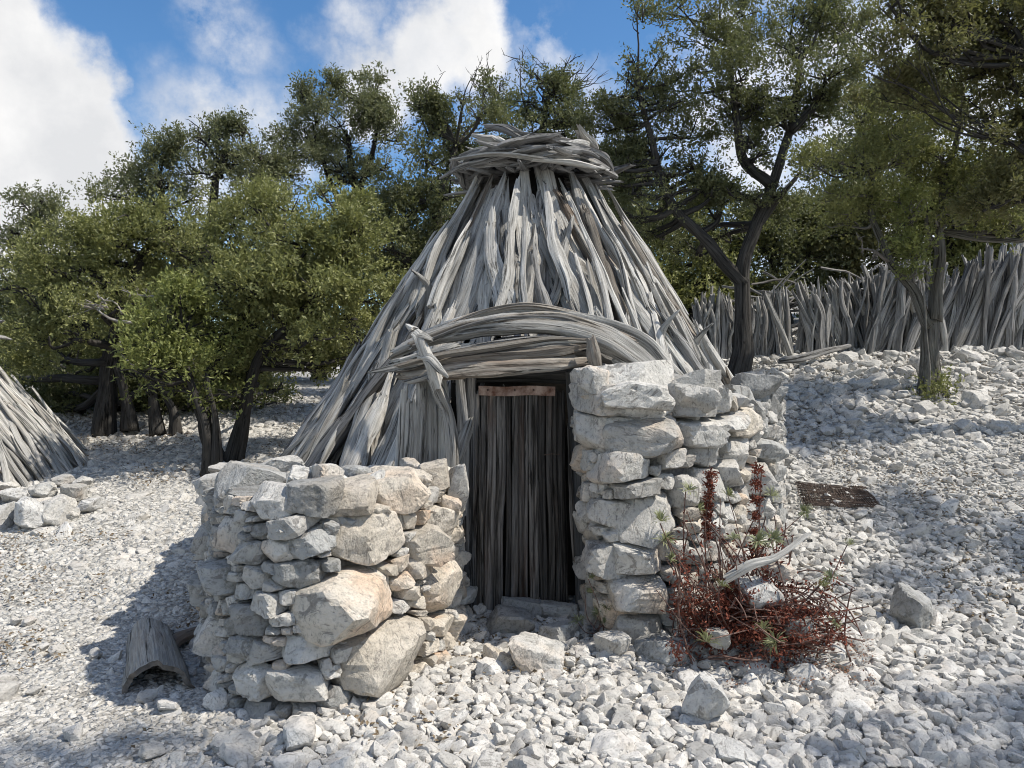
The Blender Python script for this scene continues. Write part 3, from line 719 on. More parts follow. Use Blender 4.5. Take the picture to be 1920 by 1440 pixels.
    # the crooked pieces on the very top
    log('log', [CP(912, 238, 6.75), CP(950, 243, 6.65), CP(985, 262, 6.6), CP(1005, 285, 6.55), CP(1035, 292, 6.5), CP(1062, 276, 6.5)], [.02, .045, .04, .035, .035, .012], M['wood_dull'], cap, sides=12, rings=20, flute=.2, ragged=1.5)
    log('log', [CP(886, 254, 6.6), CP(905, 258, 6.5), CP(930, 262, 6.5), CP(955, 272, 6.5)], [.015, .03, .035, .02], M['wood'], cap, sides=10, rings=12, flute=.2)
    log('log', [CP(900, 268, 6.4), CP(990, 276, 6.35), CP(1090, 282, 6.4), CP(1122, 296, 6.5)], [.02, .035, .04, .02], M['wood_dull'], cap, sides=10, rings=16, flat=.6, up=(0, 0, 1), flute=.2)
    log('log', [CP(845, 300, 6.5), CP(930, 288, 6.3), CP(1010, 298, 6.25), CP(1135, 318, 6.4)], [.02, .034, .038, .02], M['wood'], cap, sides=10, rings=16, flat=.6, up=(0, 0, 1), flute=.2)
    log('log', [CP(1000, 300, 6.25), CP(1070, 305, 6.25), CP(1140, 320, 6.45)], [.02, .038, .02], M['wood'], cap, sides=10, rings=14, flat=.6, up=(0, 0, 1), flute=.2)
    log('log', [CP(826, 334, 6.7), CP(870, 312, 6.5), CP(950, 292, 6.3)], [.012, .034, .02], M['wood_dull'], cap, sides=10, rings=14, flat=.6, up=(0, 0, 1), flute=.2)

    # awning over the door: bent beams
    A = lambda cx, cy_, d: np.array(P(660 + cx / 2.595, 540 + cy_ / 2.595, d))
    aw = log('awning', [A(365, 215, 5.35), A(520, 160, 5.2), A(700, 125, 5.12), A(900, 112, 5.08), A(1100, 145, 5.08), A(1300, 200, 5.12), A(1440, 270, 5.15), A(1530, 370, 5.12), A(1640, 470, 5.1)],
             [.02, .03, .032, .034, .04, .045, .045, .04, .02], M['wood'], hut, sides=14, rings=34, flute=.2, flat=.8, up=(0, -1, .4), ragged=1.0)
    def beam(pts, rad, mat='wood', flat=.8, flute=.2):
        log('beam', [A(*p) for p in pts], rad, M[mat], aw, sides=16, rings=34, flat=flat, up=(0, -1, .3), flute=flute * 1.25, ragged=1.4, twist=.8, gnarl=.14, wob=.02)
    beam([(215, 325, 5.12), (380, 255, 5.02), (600, 205, 4.96), (850, 180, 4.94), (1050, 195, 4.95), (1220, 250, 4.96), (1360, 340, 4.95), (1490, 440, 4.93)], [.035, .05, .06, .065, .066, .07, .06, .04], 'wood', .75)
    beam([(560, 190, 5.16), (750, 150, 5.1), (950, 140, 5.08), (1150, 180, 5.08), (1350, 260, 5.08)], [.03, .05, .05, .05, .03], 'wood_brown')
    beam([(440, 315, 4.98), (620, 292, 4.93), (800, 278, 4.90), (950, 262, 4.9), (1140, 268, 4.93)], [.012, .022, .026, .028, .018], 'wood', .8)
    beam([(230, 415, 5.02), (420, 360, 4.93), (650, 325, 4.88), (850, 318, 4.86), (1000, 305, 4.87), (1130, 285, 4.93)], [.02, .045, .05, .05, .045, .02], 'wood_brown', .8)
    beam([(255, 430, 4.98), (430, 410, 4.9), (600, 395, 4.87), (800, 385, 4.86), (980, 375, 4.87), (1110, 360, 4.93)], [.025, .055, .066, .07, .066, .04], 'wood_brown', .75)
    beam([(90, 408, 4.95), (180, 392, 4.93), (300, 365, 4.92), (420, 330, 4.92)], [.008, .022, .032, .02], 'wood', .6)
    beam([(230, 365, 4.95), (330, 340, 4.93), (470, 305, 4.93), (560, 285, 4.96)], [.03, .035, .04, .02], 'wood', .7)
    beam([(260, 455, 4.98), (400, 440, 4.93), (560, 432, 4.9)], [.012, .03, .02], 'wood_brown', .7)
    beam([(1180, 250, 5.02), (1330, 320, 4.99), (1440, 410, 4.97), (1560, 470, 4.97)], [.03, .05, .045, .03], 'wood')
    beam([(1300, 350, 5.0), (1420, 420, 4.99), (1600, 480, 5.0)], [.03, .035, .02], 'wood')
    beam([(500, 230, 5.25), (700, 190, 5.22), (1000, 170, 5.2), (1250, 230, 5.2)], [.04, .06, .06, .04], 'wood_brown')
    beam([(520, 330, 5.15), (800, 300, 5.12), (1100, 300, 5.12), (1300, 370, 5.1)], [.06, .08, .08, .05], 'wood_dull')
    arcs = [[(300, 300), (500, 215), (750, 165), (1000, 160), (1230, 235), (1400, 350)], [(250, 380), (450, 320), (700, 285), (950, 265), (1130, 275)], [(270, 435), (470, 405), (700, 385), (950, 365), (1120, 345)], [(380, 225), (600, 140), (850, 105), (1080, 130), (1300, 195), (1500, 330)]]
    for k in range(9):
        ar = arcs[k % 4]; dy = rng.uniform(-34, 34); d_ = 4.87 + .05 * (k % 4 in (0, 3)) + (.14 if k % 4 == 3 else 0) + rng.uniform(-.05, .02); i0 = int(rng.integers(0, 2)); i1 = len(ar) - int(rng.integers(0, 2)); r0 = rng.uniform(.012, .024)
        beam([(x_ + rng.uniform(-30, 30), y_ + dy + rng.uniform(-9, 9), d_ + .07 * abs(x_ - 800) / 600) for x_, y_ in ar[i0:i1]], [r0 * .6, r0, r0 * 1.1, r0 * .8, r0 * .35], ('wood', 'wood_brown', 'wood_dull')[k % 3], .75, .28)
    # right peg under the awning
    log('peg', [A(1195, 400, 4.82), A(1180, 330, 4.82), A(1165, 250, 4.84)], [.032, .045, .03], M['wood_brown'], hut, sides=12, rings=10, flute=.12, ragged=.6)
    # forked post left of the door, its hook clasps the awning
    post = log('forked_post', [A(490, 960, 4.86), A(485, 760, 4.86), A(470, 620, 4.87), A(430, 520, 4.86), A(400, 450, 4.82)], [.05, .05, .046, .042, .04], M['wood'], hut, sides=14, rings=22, flute=.2, flat=.85, up=(0, -1, 0), gnarl=.15)
    log('fork', [A(412, 470, 4.82), A(385, 380, 4.77), A(345, 290, 4.76), A(318, 225, 4.79), A(268, 182, 4.86)], [.045, .036, .034, .04, .012], M['wood'], post, sides=12, rings=18, flute=.18)
    log('fork', [A(330, 330, 4.77), A(375, 345, 4.74), A(415, 385, 4.74), A(462, 428, 4.76)], [.02, .03, .026, .009], M['wood'], post, sides=11, rings=14, flute=.2, ragged=1.5)
    log('fork', [A(310, 225, 4.79), A(350, 235, 4.76), A(388, 250, 4.76)], [.03, .026, .012], M['wood'], post, sides=10, rings=8, flute=.2)
    # upright boards each side of the doorway
    for x0, x1, y0, y1, r0, d in ((806, 800, 880, 700, .05, 5.0), (832, 826, 880, 705, .05, 5.02), (778, 790, 880, 720, .045, 4.97), (760, 772, 885, 760, .04, 4.95), (745, 757, 885, 740, .035, 4.98), (865, 862, 900, 720, .04, 5.06)):
        log('log', [np.array(P(x0, y0 + 60, d)), np.array(P((x0 + x1) / 2 + 4, (y0 + y1) / 2, d)), np.array(P(x1, y1, d))], [r0, r0 * 1.05, r0 * .8], M['wood'] if x0 != 865 else M['wood_dull'], hut, sides=14, rings=14, flat=.6, up=(0, -1, 0), flute=.16, ragged=1.2)
    # door
    D = 5.06
    door = empty_child('door', hut, (PX(975, D), D, .07)); dl = wl(door)
    edges = [888.0]
    while edges[-1] < 1058: edges.append(edges[-1] + float(rng.choice([7.5, 9.5, 12, 15, 18])))
    for k in range(len(edges) - 1):
        xa, xb = edges[k], edges[k + 1]; xm = .5 * (xa + xb); hw = (xb - xa) / F * D * .5 * .93
        xt = PX(xm + 1, D); xbm = PX(xm + (xm - 975) * .11 + rng.uniform(-1.5, 1.5), D)
        zt = 1.535 + rng.uniform(-.012, .012); zb = .075 + rng.uniform(-.035, .03); y = D + rng.uniform(-.03, .02)
        pts = [(xbm, y, zb), (xbm * .6 + xt * .4 + rng.normal(scale=.004), y + rng.normal(scale=.004), zb + .55), (xt, y + rng.normal(scale=.004), 1.0), (xt, y, zt)]
        log('plank', pts, [hw * 1.05, hw * 1.02, hw * .98, hw * .98], M['wood_door'], door, sides=18, rings=36, flat=min(1.0, .014 / hw), up=(0, -1, 0), flute=.09, ragged=1.0, power=6.0, twist=.1, gnarl=.04)
    for x, zt, zb in ((1066, 1.3, .45), (899, 1.3, .2), (1010, .95, .1)):
        hw = .012; log('splinter', [(PX(x, D) + .03, D - .03, zb), (PX(x, D) + .012, D - .028, (zt + zb) / 2), (PX(x, D), D - .022, zt)], [.006, hw, hw * .8], M['wood_door'], door, sides=8, rings=14, flat=.6, up=(0, -1, 0), flute=.25, ragged=2.5)
    # metal strip
    bm = bmesh.new(); bmesh.ops.create_cube(bm, size=1)
    for v_ in bm.verts: v_.co = Vector((v_.co.x * .50, v_.co.y * .012, v_.co.z * .062))
    bmesh.ops.subdivide_edges(bm, edges=[e for e in bm.edges if abs(e.verts[0].co.x - e.verts[1].co.x) > .3], cuts=12)
    for v_ in bm.verts: v_.co.y += .006 * math.sin(v_.co.x * 23); v_.co.z += .003 * math.sin(v_.co.x * 17)
    me = bpy.data.meshes.new('metal_strip'); bm.to_mesh(me); bm.free()
    o = obj('metal_strip', me, M['rust'], door, tuple(np.array([PX(969, D), D - .045, 1.555]) - dl)); o['label'] = 'rusty pale metal strip nailed across the door top'
    o.rotation_euler = (.1, 0, 0)
    for px in (915, 965, 1000, 1030):
        v_, f_ = ico(2); obj('nail', mesh_np('nail', v_ * .006, f_, True, M['iron']), None, door, tuple(np.array([PX(px, D), D - .055, 1.56]) - dl))
    log('latch', [np.array(P(1020, 853, D - .06)), np.array(P(1035, 851, D - .075)), np.array(P(1050, 852, D - .06))], [.003, .003, .003], M['iron'], door, sides=6, rings=8, flute=0, ragged=0)
    # frame posts and lintel
    log('door_frame', [np.array(P(880, 1215, D + .03)), np.array(P(880, 960, D + .03)), np.array(P(881, 700, D + .03))], [.05, .048, .045], M['wood_jamb'], hut, sides=16, rings=16, flat=.7, up=(0, -1, 0), power=4.0, flute=.08, ragged=.2)
    log('door_frame', [np.array(P(1105, 1215, D + .02)), np.array(P(1098, 960, D + .03)), np.array(P(1080, 700, D + .03))], [.085, .085, .07], M['wood_jamb'], hut, sides=16, rings=16, flat=.35, up=(0, -1, 0), power=5.0, flute=.03, ragged=.2)
    log('lintel', [np.array(P(850, 700, D + .09)), np.array(P(975, 697, D + .09)), np.array(P(1110, 700, D + .09))], [.06, .06, .06], M['wood_jamb'], hut, sides=14, rings=12, power=4.0, flute=.06, ragged=.2)
    # added dark panel behind the door, standing in for the unlit interior
    bm = bmesh.new(); bmesh.ops.create_cube(bm, size=1)
    for v_ in bm.verts: v_.co = Vector((v_.co.x * .96, v_.co.y * .05, v_.co.z * 1.9))
    me = bpy.data.meshes.new('shade_panel'); bm.to_mesh(me); bm.free()
    obj('shade_panel', me, M['inside'], hut, tuple(np.array([.06, D + .26, .85]) - hl_))
    return hut
def _disc(cx, cy, z, R, h, off):
    v, f = [], []; n = 24
    for zz, r in ((z - .06, .2), (z, R), (z + h * .6, R * .8), (z + h, .05)):
        for k in range(n): a = 2 * math.pi * k / n; v.append(np.array([cx + r * math.sin(a), cy - r * math.cos(a), zz]) - off)
    for a in range(3):
        for k in range(n): f.append((a * n + k, a * n + (k + 1) % n, (a + 1) * n + (k + 1) % n, (a + 1) * n + k))
    return np.array(v), np.array(f)
def empty_child(name, parent, world):
    e = bpy.data.objects.new(name, None); e.location = tuple(np.array(world) - wl(parent)); e.empty_display_size = .1
    link(e, parent); return e
HUT = build_hut()

def build_left_hut():
    cx, cy = -7.3, 8.2; zb = gz(cx, cy) - .1
    prof = [(-.1, 2.5), (0, 2.45), (.4, 2.2), (.8, 1.88), (1.25, 1.5), (1.6, 1.25), (1.9, 1.0), (2.3, .7)]
    rz = lambda z: float(np.interp(z, [p[0] for p in prof], [p[1] for p in prof]))
    hut = empty('wooden_hut', (cx, cy, zb), 'log hut of thin pale grey sticks cut off by the left edge', 'hut'); hl_ = wl(hut); rng = np.random.default_rng(9)
    v, f = [], []; n = 30; zs = [-.2, .5, 1.0, 1.5, 1.8]
    for z in zs:
        for k in range(n): v.append(cone_pt(cx, cy, 2 * math.pi * k / n, z, -.1, rz, zb) - hl_)
    for a in range(4):
        for k in range(n): f.append((a * n + k, a * n + (k + 1) % n, (a + 1) * n + (k + 1) % n, (a + 1) * n + k))
    obj('shade_backing', mesh_np('shade_backing', np.array(v), np.array(f), True, M['inside']), None, hut)  # near-black backing added behind the sticks to keep their gaps dark
    for z0, z1, w, off, rad in ((.0, 1.75, .075, 0, .05), (-.1, 1.35, .085, .05, .045), (-.1, 1.0, .10, .10, .04)):
        th = math.radians(-20)
        while th < math.radians(150):
            th += w * rng.uniform(.7, 1.2) / rz(.8); a0 = z0 + rng.uniform(-.05, .1); a1 = z1 + rng.uniform(-.5, .15); dt = rng.normal(scale=.04)
            pts = [cone_pt(cx, cy, th + dt * (u - .5) * 2 + rng.normal(scale=.012), a0 + (a1 - a0) * u, off + rng.uniform(-.02, .03) + (.06 if u == 1 and rng.random() < .3 else 0), rz, zb) for u in (0, .25, .5, .75, 1)]
            r0 = rad * rng.uniform(.55, 1.2)
            log('log', pts, [r0, r0, r0 * .85, r0 * .45], M['wood'], hut, sides=9, rings=12, flat=.7, up=(math.sin(th), -math.cos(th), .6), flute=.16, wob=.04, ragged=1.5)
    cap = obj('cap', mesh_np('cap', *_disc(cx, cy, zb + 1.6, 1.3, .3, hl_), True, M['inside']), None, hut)
    for k in range(26):
        th = math.radians(rng.uniform(-40, 170)); R = rng.uniform(1.2, 1.62); z = zb + 1.5 + rng.uniform(0, .4)
        c = np.array([cx + R * math.sin(th), cy - R * math.cos(th), z]); tg = np.array([math.cos(th), math.sin(th), rng.normal(scale=.12)])
        log('log', [c - tg * .4, c, c + tg * .35], [.02, .045, .02], M['wood_dull'], cap, sides=9, rings=10, flat=.6, up=(0, 0, 1), flute=.16, wob=.04, ragged=1.4)
build_left_hut()

# ------------------------------------------------------------------ log fence
def build_fence(label, xa, xb, da, db, n, hgt, seed, rad=(.03, .055), lean=.06, lean0=0.0, gap=None, mats=('wood_dull', 'wood'), rows=2):  # mostly darker wood: tree shade on the stakes is put into the colour
    rng = np.random.default_rng(seed); xm, dm = (xa + xb) / 2, (da + db) / 2
    w0 = (PX(xm, dm), dm); root = empty('log_fence', (w0[0], w0[1], gz(*w0)), label, 'fence')
    for k in range(n):
        u = (k + rng.uniform(-.4, .4)) / n; px = xa + (xb - xa) * u; d = da + (db - da) * u + rng.uniform(-.16, .16)
        if gap and gap[0] < px < gap[1]: continue
        x, y = PX(px, d), d; z = gz(x, y); h = hgt(u) * rng.uniform(.8, 1.05)
        ln = lean0 + rng.normal(scale=lean); back = .12 + rng.normal(scale=.05)
        pts = [np.array([x - ln * h * .5, y, z - .08]), np.array([x - ln * h * .15 + rng.normal(scale=.025), y + back * .3, z + h * .35]),
               np.array([x + ln * h * .2 + rng.normal(scale=.03), y + back * .7, z + h * .7]), np.array([x + ln * h * .5 + rng.normal(scale=.03), y + back, z + h])]
        r0 = rng.uniform(*rad)
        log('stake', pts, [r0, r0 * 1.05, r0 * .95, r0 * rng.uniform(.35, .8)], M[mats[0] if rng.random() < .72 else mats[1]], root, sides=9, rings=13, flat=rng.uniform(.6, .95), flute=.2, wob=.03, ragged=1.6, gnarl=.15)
    return root
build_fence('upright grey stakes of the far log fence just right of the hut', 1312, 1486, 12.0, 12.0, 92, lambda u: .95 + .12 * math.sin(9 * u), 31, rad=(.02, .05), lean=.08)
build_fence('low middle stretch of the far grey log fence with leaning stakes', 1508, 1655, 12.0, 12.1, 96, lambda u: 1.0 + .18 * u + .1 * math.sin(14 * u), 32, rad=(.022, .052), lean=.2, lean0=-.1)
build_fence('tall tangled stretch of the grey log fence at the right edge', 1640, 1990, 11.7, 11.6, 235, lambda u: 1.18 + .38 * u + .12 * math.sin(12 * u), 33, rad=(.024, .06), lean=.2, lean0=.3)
def fence_extras():
    # a leaning pole, and brush piled behind the fence
    rng = np.random.default_rng(44)
    def top(name, label, cat, pts, rad, mat, **kw):
        o = log(name, pts, rad, M[mat], None, **kw); return tag(o, label, cat)
    top('leaning_pole', 'pale grey pole leaning to the left across the fence gap', 'pole', [np.array(P(1490, 688, 11.7)), np.array(P(1465, 620, 11.8)), np.array(P(1436, 552, 11.9))], [.05, .05, .03], 'wood', sides=10, rings=12, flute=.15)
    top('fallen_log', 'long grey log lying on the stones before the fence', 'log', [np.array([PX(px, d), d, gz(PX(px, d), d) + .17]) for px, d in ((1462, 11.0), (1500, 11.05), (1545, 11.3), (1592, 11.6))], [.035, .055, .05, .03], 'wood_dull', sides=10, rings=14, flute=.15)
    brush = empty('brush_pile', (PX(1560, 12.9), 12.9, gz(PX(1560, 12.9), 12.9)), 'dark heap of dry brushwood behind the log fence', 'brushwood')
    for k in range(34):
        px = rng.uniform(1400, 1700); d = rng.uniform(12.5, 13.2); x = PX(px, d); z = gz(x, d) + rng.uniform(.3, 1.0)
        a = rng.normal(scale=.5); dr = np.array([math.cos(a), rng.normal(scale=.3), math.sin(a)]); L_ = rng.uniform(.3, .8); c = np.array([x, d, z])
        log('branch', [c - dr * L_, c + rng.normal(scale=.05, size=3), c + dr * L_], [.022, .018, .006], M['wood_dull'] if k % 3 else M['twig'], brush, sides=6, rings=8, flute=.1, wob=.06)
fence_extras()

# ------------------------------------------------------------------ trees
def scatter_group(name, meshes):
    """node group that sets one of the meshes on every point, by the point's idx, rot and scl"""
    ng = bpy.data.node_groups.new(name, 'GeometryNodeTree')
    ng.interface.new_socket('Geometry', in_out='INPUT', socket_type='NodeSocketGeometry'); ng.interface.new_socket('Geometry', in_out='OUTPUT', socket_type='NodeSocketGeometry')
    N, L = ng.nodes, ng.links
    gi, go = N.new('NodeGroupInput'), N.new('NodeGroupOutput'); jn = N.new('GeometryNodeJoinGeometry')
    for m_ in meshes:
        oi = N.new('GeometryNodeObjectInfo'); oi.inputs['Object'].default_value = bpy.data.objects.new(name + '_shape', m_)
        g2 = N.new('GeometryNodeGeometryToInstance'); L.new(oi.outputs['Geometry'], g2.inputs[0]); L.new(g2.outputs[0], jn.inputs[0])
    ip = N.new('GeometryNodeInstanceOnPoints')
    def attr(nm, ty):
        q = N.new('GeometryNodeInputNamedAttribute'); q.data_type = ty; q.inputs[0].default_value = nm; return q.outputs[0]
    L.new(gi.outputs[0], ip.inputs['Points']); L.new(jn.outputs[0], ip.inputs['Instance']); ip.inputs['Pick Instance'].default_value = True
    L.new(attr('idx', 'INT'), ip.inputs['Instance Index'])
    er = N.new('FunctionNodeEulerToRotation'); L.new(attr('rot', 'FLOAT_VECTOR'), er.inputs[0]); L.new(er.outputs[0], ip.inputs['Rotation'])
    L.new(attr('scl', 'FLOAT'), ip.inputs['Scale']); L.new(ip.outputs[0], go.inputs[0])
    return ng
def scatter_obj(name, pos, rot, scl, idx, ng, mat, parent=None):
    n = len(pos); me = bpy.data.meshes.new(name); me.vertices.add(n); me.vertices.foreach_set('co', np.asarray(pos, np.float32).ravel())
    set_vec(me, 'rot', rot)
    a = me.attributes.new('scl', 'FLOAT', 'POINT'); a.data.foreach_set('value', np.asarray(scl, np.float32))
    a = me.attributes.new('idx', 'INT', 'POINT'); a.data.foreach_set('value', np.asarray(idx, np.int32))
    me.materials.append(mat)
    o = obj(name, me, None, parent); md = o.modifiers.new('scatter', 'NODES'); md.node_group = ng
    return o
def diamonds(pos, d, nn, ls, ws):
    w = np.cross(d, nn)
    v = np.stack([pos, pos + d * ls * .45 + w * ws + nn * ws * .45, pos + d * ls, pos + d * ls * .45 - w * ws + nn * ws * .45], -2).reshape(-1, 3)
    return v, np.arange(len(v)).reshape(-1, 4)
LEAVES = [0]
def crown(name, blobs, rng, leaf, matname, parent, gap_thr=-.12, K=12):
    """leaf-sized faces gathered in sprigs, the sprigs in clumps spread through each blob's outer half"""
    cs, outs = [], []
    for c, rx, ry, rz_, n in blobs:
        rad = np.array([rx, ry, rz_]); vol = float(np.cbrt(rx * ry * rz_))
        m = max(6, int(21 * (vol / .6) ** 1.4)); u = rng.normal(size=(m, 3)); u /= np.linalg.norm(u, axis=1)[:, None]
        u[:, 2] = np.where(u[:, 2] < -.35, -u[:, 2] * .6, u[:, 2])
        q = u * rng.uniform(.45, 1.05, (m, 1)); cc = c + q * rad
        w = rng.uniform(.5, 1.4, m); k = rng.choice(m, size=n, p=w / w.sum())
        sg = (.11 + .16 * vol) * rng.uniform(.5, 1.5, m)
        g = rng.normal(size=(n, 3)); g = g / np.maximum(np.linalg.norm(g, axis=1), .35)[:, None] * rng.uniform(.2, 1.25, (n, 1)) * np.array([1, 1, .72])
        p = cc[k] + g * sg[k][:, None]
        keep = (vnoise(p * 3.1, 11) + .6 * vnoise(p * 7, 12)) > gap_thr
        cs.append(p[keep]); outs.append((g * .7 + (p - c) / rad * .5)[keep])
        # a few leaves deep inside
        h = rng.normal(size=(n // 7, 3)) * .38; cs.append(c + h * rad); outs.append(h)
    p = np.vstack(cs); u = np.vstack(outs); m = len(p); u = u / np.maximum(np.linalg.norm(u, axis=1), .05)[:, None]
    ax = u * .9 + np.array([0, 0, .5]) + rng.normal(scale=.45, size=(m, 3)); ax /= np.linalg.norm(ax, axis=1)[:, None]
    SL = leaf * 3.2
    t = rng.uniform(-.2, 1, (m, K)); pos = p[:, None, :] + ax[:, None, :] * (t * SL)[..., None] + rng.normal(scale=leaf * .4, size=(m, K, 3))
    d = ax[:, None, :] * .7 + rng.normal(scale=.65, size=(m, K, 3)); d /= np.linalg.norm(d, axis=2)[..., None]
    nn = ax[:, None, :] * .5 + rng.normal(scale=.5, size=(m, K, 3)) + np.array([0, 0, .55]); nn -= (nn * d).sum(2)[..., None] * d; nn /= np.linalg.norm(nn, axis=2)[..., None]
    ls = leaf * rng.uniform(.65, 1.3, (m, K, 1)); v, f = diamonds(pos, d, nn, ls, ls * rng.uniform(.2, .28, (m, K, 1)))
    LEAVES[0] += len(f)
    return obj(name, mesh_np(name, v - wl(parent), f, False, M[matname]), None, parent)
def tree(label, d, base, limbs, blobs, leaf_mat_, seed, dens=1.0, leaf=.052, bark='bark', name='oak_tree', twigs=None, group='holm oaks round the clearing', per=13, dead=None, dspread=.95, world=False, subs=4, gap=-.12):
    rng = np.random.default_rng(seed)
    if world: bx, by = base; toP = lambda q: np.array(q, float)
    else: bx, by = PX(base[0], d), d; toP = lambda q: np.array(P(q[0], q[1], d + (q[2] if len(q) > 2 else 0)))
    root = empty(name, (bx, by, gz(bx, by)), label, 'tree', group); rl = wl(root)
    parts, lpts = [], []
    for i, (pts, r0, r1) in enumerate(limbs):
        w = [toP(q) for q in pts]
        if i == 0 or pts[0][1] == 'g' : pass
        if pts[0] == base and not world: w[0] = np.array([bx, by, gz(bx, by) - .1])
        n = len(w); rr = list(np.linspace(r0, r1, max(n, 3)))
        if w[0][2] < gz(w[0][0], w[0][1]) + .25: rr[0] *= 1.45
        parts.append(tube(np.array(w) - rl, rr, sides=10, rings=6 * n, seed=seed * 7 + i, flute=.12, wob=.05, ragged=.1))
        cc = catmull(w, 24)
        for q, r in zip(cc[6:], np.linspace(r0, r1, 24)[6:]): lpts.append((q, r))
    LP = np.array([q for q, r in lpts]); LR = np.array([r for q, r in lpts])
    bl = []
    if not world:
        sat = []
        for q in blobs:
            for j in range(2):
                a = rng.uniform(0, 6.28); k = rng.uniform(.34, .6); w = rng.uniform(.85, 1.15)
                sat.append((q[0] + math.cos(a) * q[2] * w, q[1] - abs(math.sin(a)) * q[3] * w * (1 if rng.random() < .75 else -.8), q[2] * k, q[3] * k, (q[4] if len(q) > 4 else 0) + rng.uniform(-.4, .4)))
        blobs = list(blobs) + sat
    for q in blobs:
        if world: c = np.array(q[0], float); rx, ry, rz_ = q[1:4]; n = q[4]
        else:
            dd = d + (q[4] if len(q) > 4 else rng.uniform(-.5, .5)); c = np.array(P(q[0], q[1], dd)); rx, rz_ = q[2] * dd / F, q[3] * dd / F; ry = rx * dspread
            n = int(1150 * dens * max(rx * rz_, .02) ** .85 * (.06 / leaf) ** 1.5)
        bl.append((c, rx, ry, rz_, max(n, 20)))
        # branches that carry this clump
        k = int(np.argmin(np.linalg.norm(LP - c, axis=1) + np.maximum(0, LP[:, 2] - c[2]) * .6)); s = LP[k]; r0 = max(min(LR[k] * .7, .09), .014)
        mid = (s + c) / 2 + rng.normal(scale=.08, size=3) * np.linalg.norm(c - s)
        parts.append(tube(np.array([s, mid, c]) - rl, [r0, r0 * .7, r0 * .4], sides=7, rings=9, seed=seed * 31 + k, flute=.1, wob=.06, ragged=0))
        for j in range(subs):
            u = rng.normal(size=3); u /= np.linalg.norm(u); u[2] = abs(u[2]) * .8 + .1; e = c + u * np.array([rx, ry, rz_]) * .85
            st = mid * rng.uniform(0, .6) + c * 1; st = mid + (c - mid) * rng.uniform(.3, 1)
            parts.append(tube(np.array([st, (st + e) / 2 + rng.normal(scale=.06, size=3), e]) - rl, [r0 * .45, r0 * .3, r0 * .12], sides=5, rings=7, seed=seed * 57 + j + k, flute=.05, wob=.05, ragged=0))
    tr = obj('trunk', mesh_qt('trunk', parts, M[bark], None), None, root)
    cr = crown('crown', bl, rng, leaf, leaf_mat_, root, gap)
    for nm, items, mat in (('bare_twigs', twigs, 'bark'), ('dead_branch', dead, 'twig')):
        if not items: continue
        tp = []
        for (q0, q1, r0, forks) in items:
            a, b = toP(q0), toP(q1); L_ = np.linalg.norm(b - a)
            tp.append(tube(np.array([a, (a + b) / 2 + rng.normal(scale=.06 * L_, size=3), b]) - rl, [r0, r0 * .7, r0 * .3], sides=5, rings=8, seed=int(rng.integers(1e6)), flute=.05, wob=.05, ragged=0))
            for j in range(forks):
                s = a + (b - a) * rng.uniform(.25, .95); dr = (b - a) / L_ + rng.normal(scale=.55, size=3); dr /= np.linalg.norm(dr); l2 = L_ * rng.uniform(.2, .5)
                tp.append(tube(np.array([s, s + dr * l2 * .5 + rng.normal(scale=.03, size=3), s + dr * l2]) - rl, [r0 * .5, r0 * .35, r0 * .15], sides=4, rings=6, seed=int(rng.integers(1e6)), flute=0, wob=.04, ragged=0))
                for jj in range(2):
                    s2 = s + dr * l2 * rng.uniform(.3, .9); d2 = dr + rng.normal(scale=.6, size=3); d2 /= np.linalg.norm(d2)
                    tp.append(tube(np.array([s2, s2 + d2 * l2 * .25, s2 + d2 * l2 * .45]) - rl, [r0 * .3, r0 * .2, r0 * .1], sides=4, rings=4, seed=1, flute=0, ragged=0))
        obj(nm, mesh_qt(nm, tp, M[mat], None), None, root)
    return root

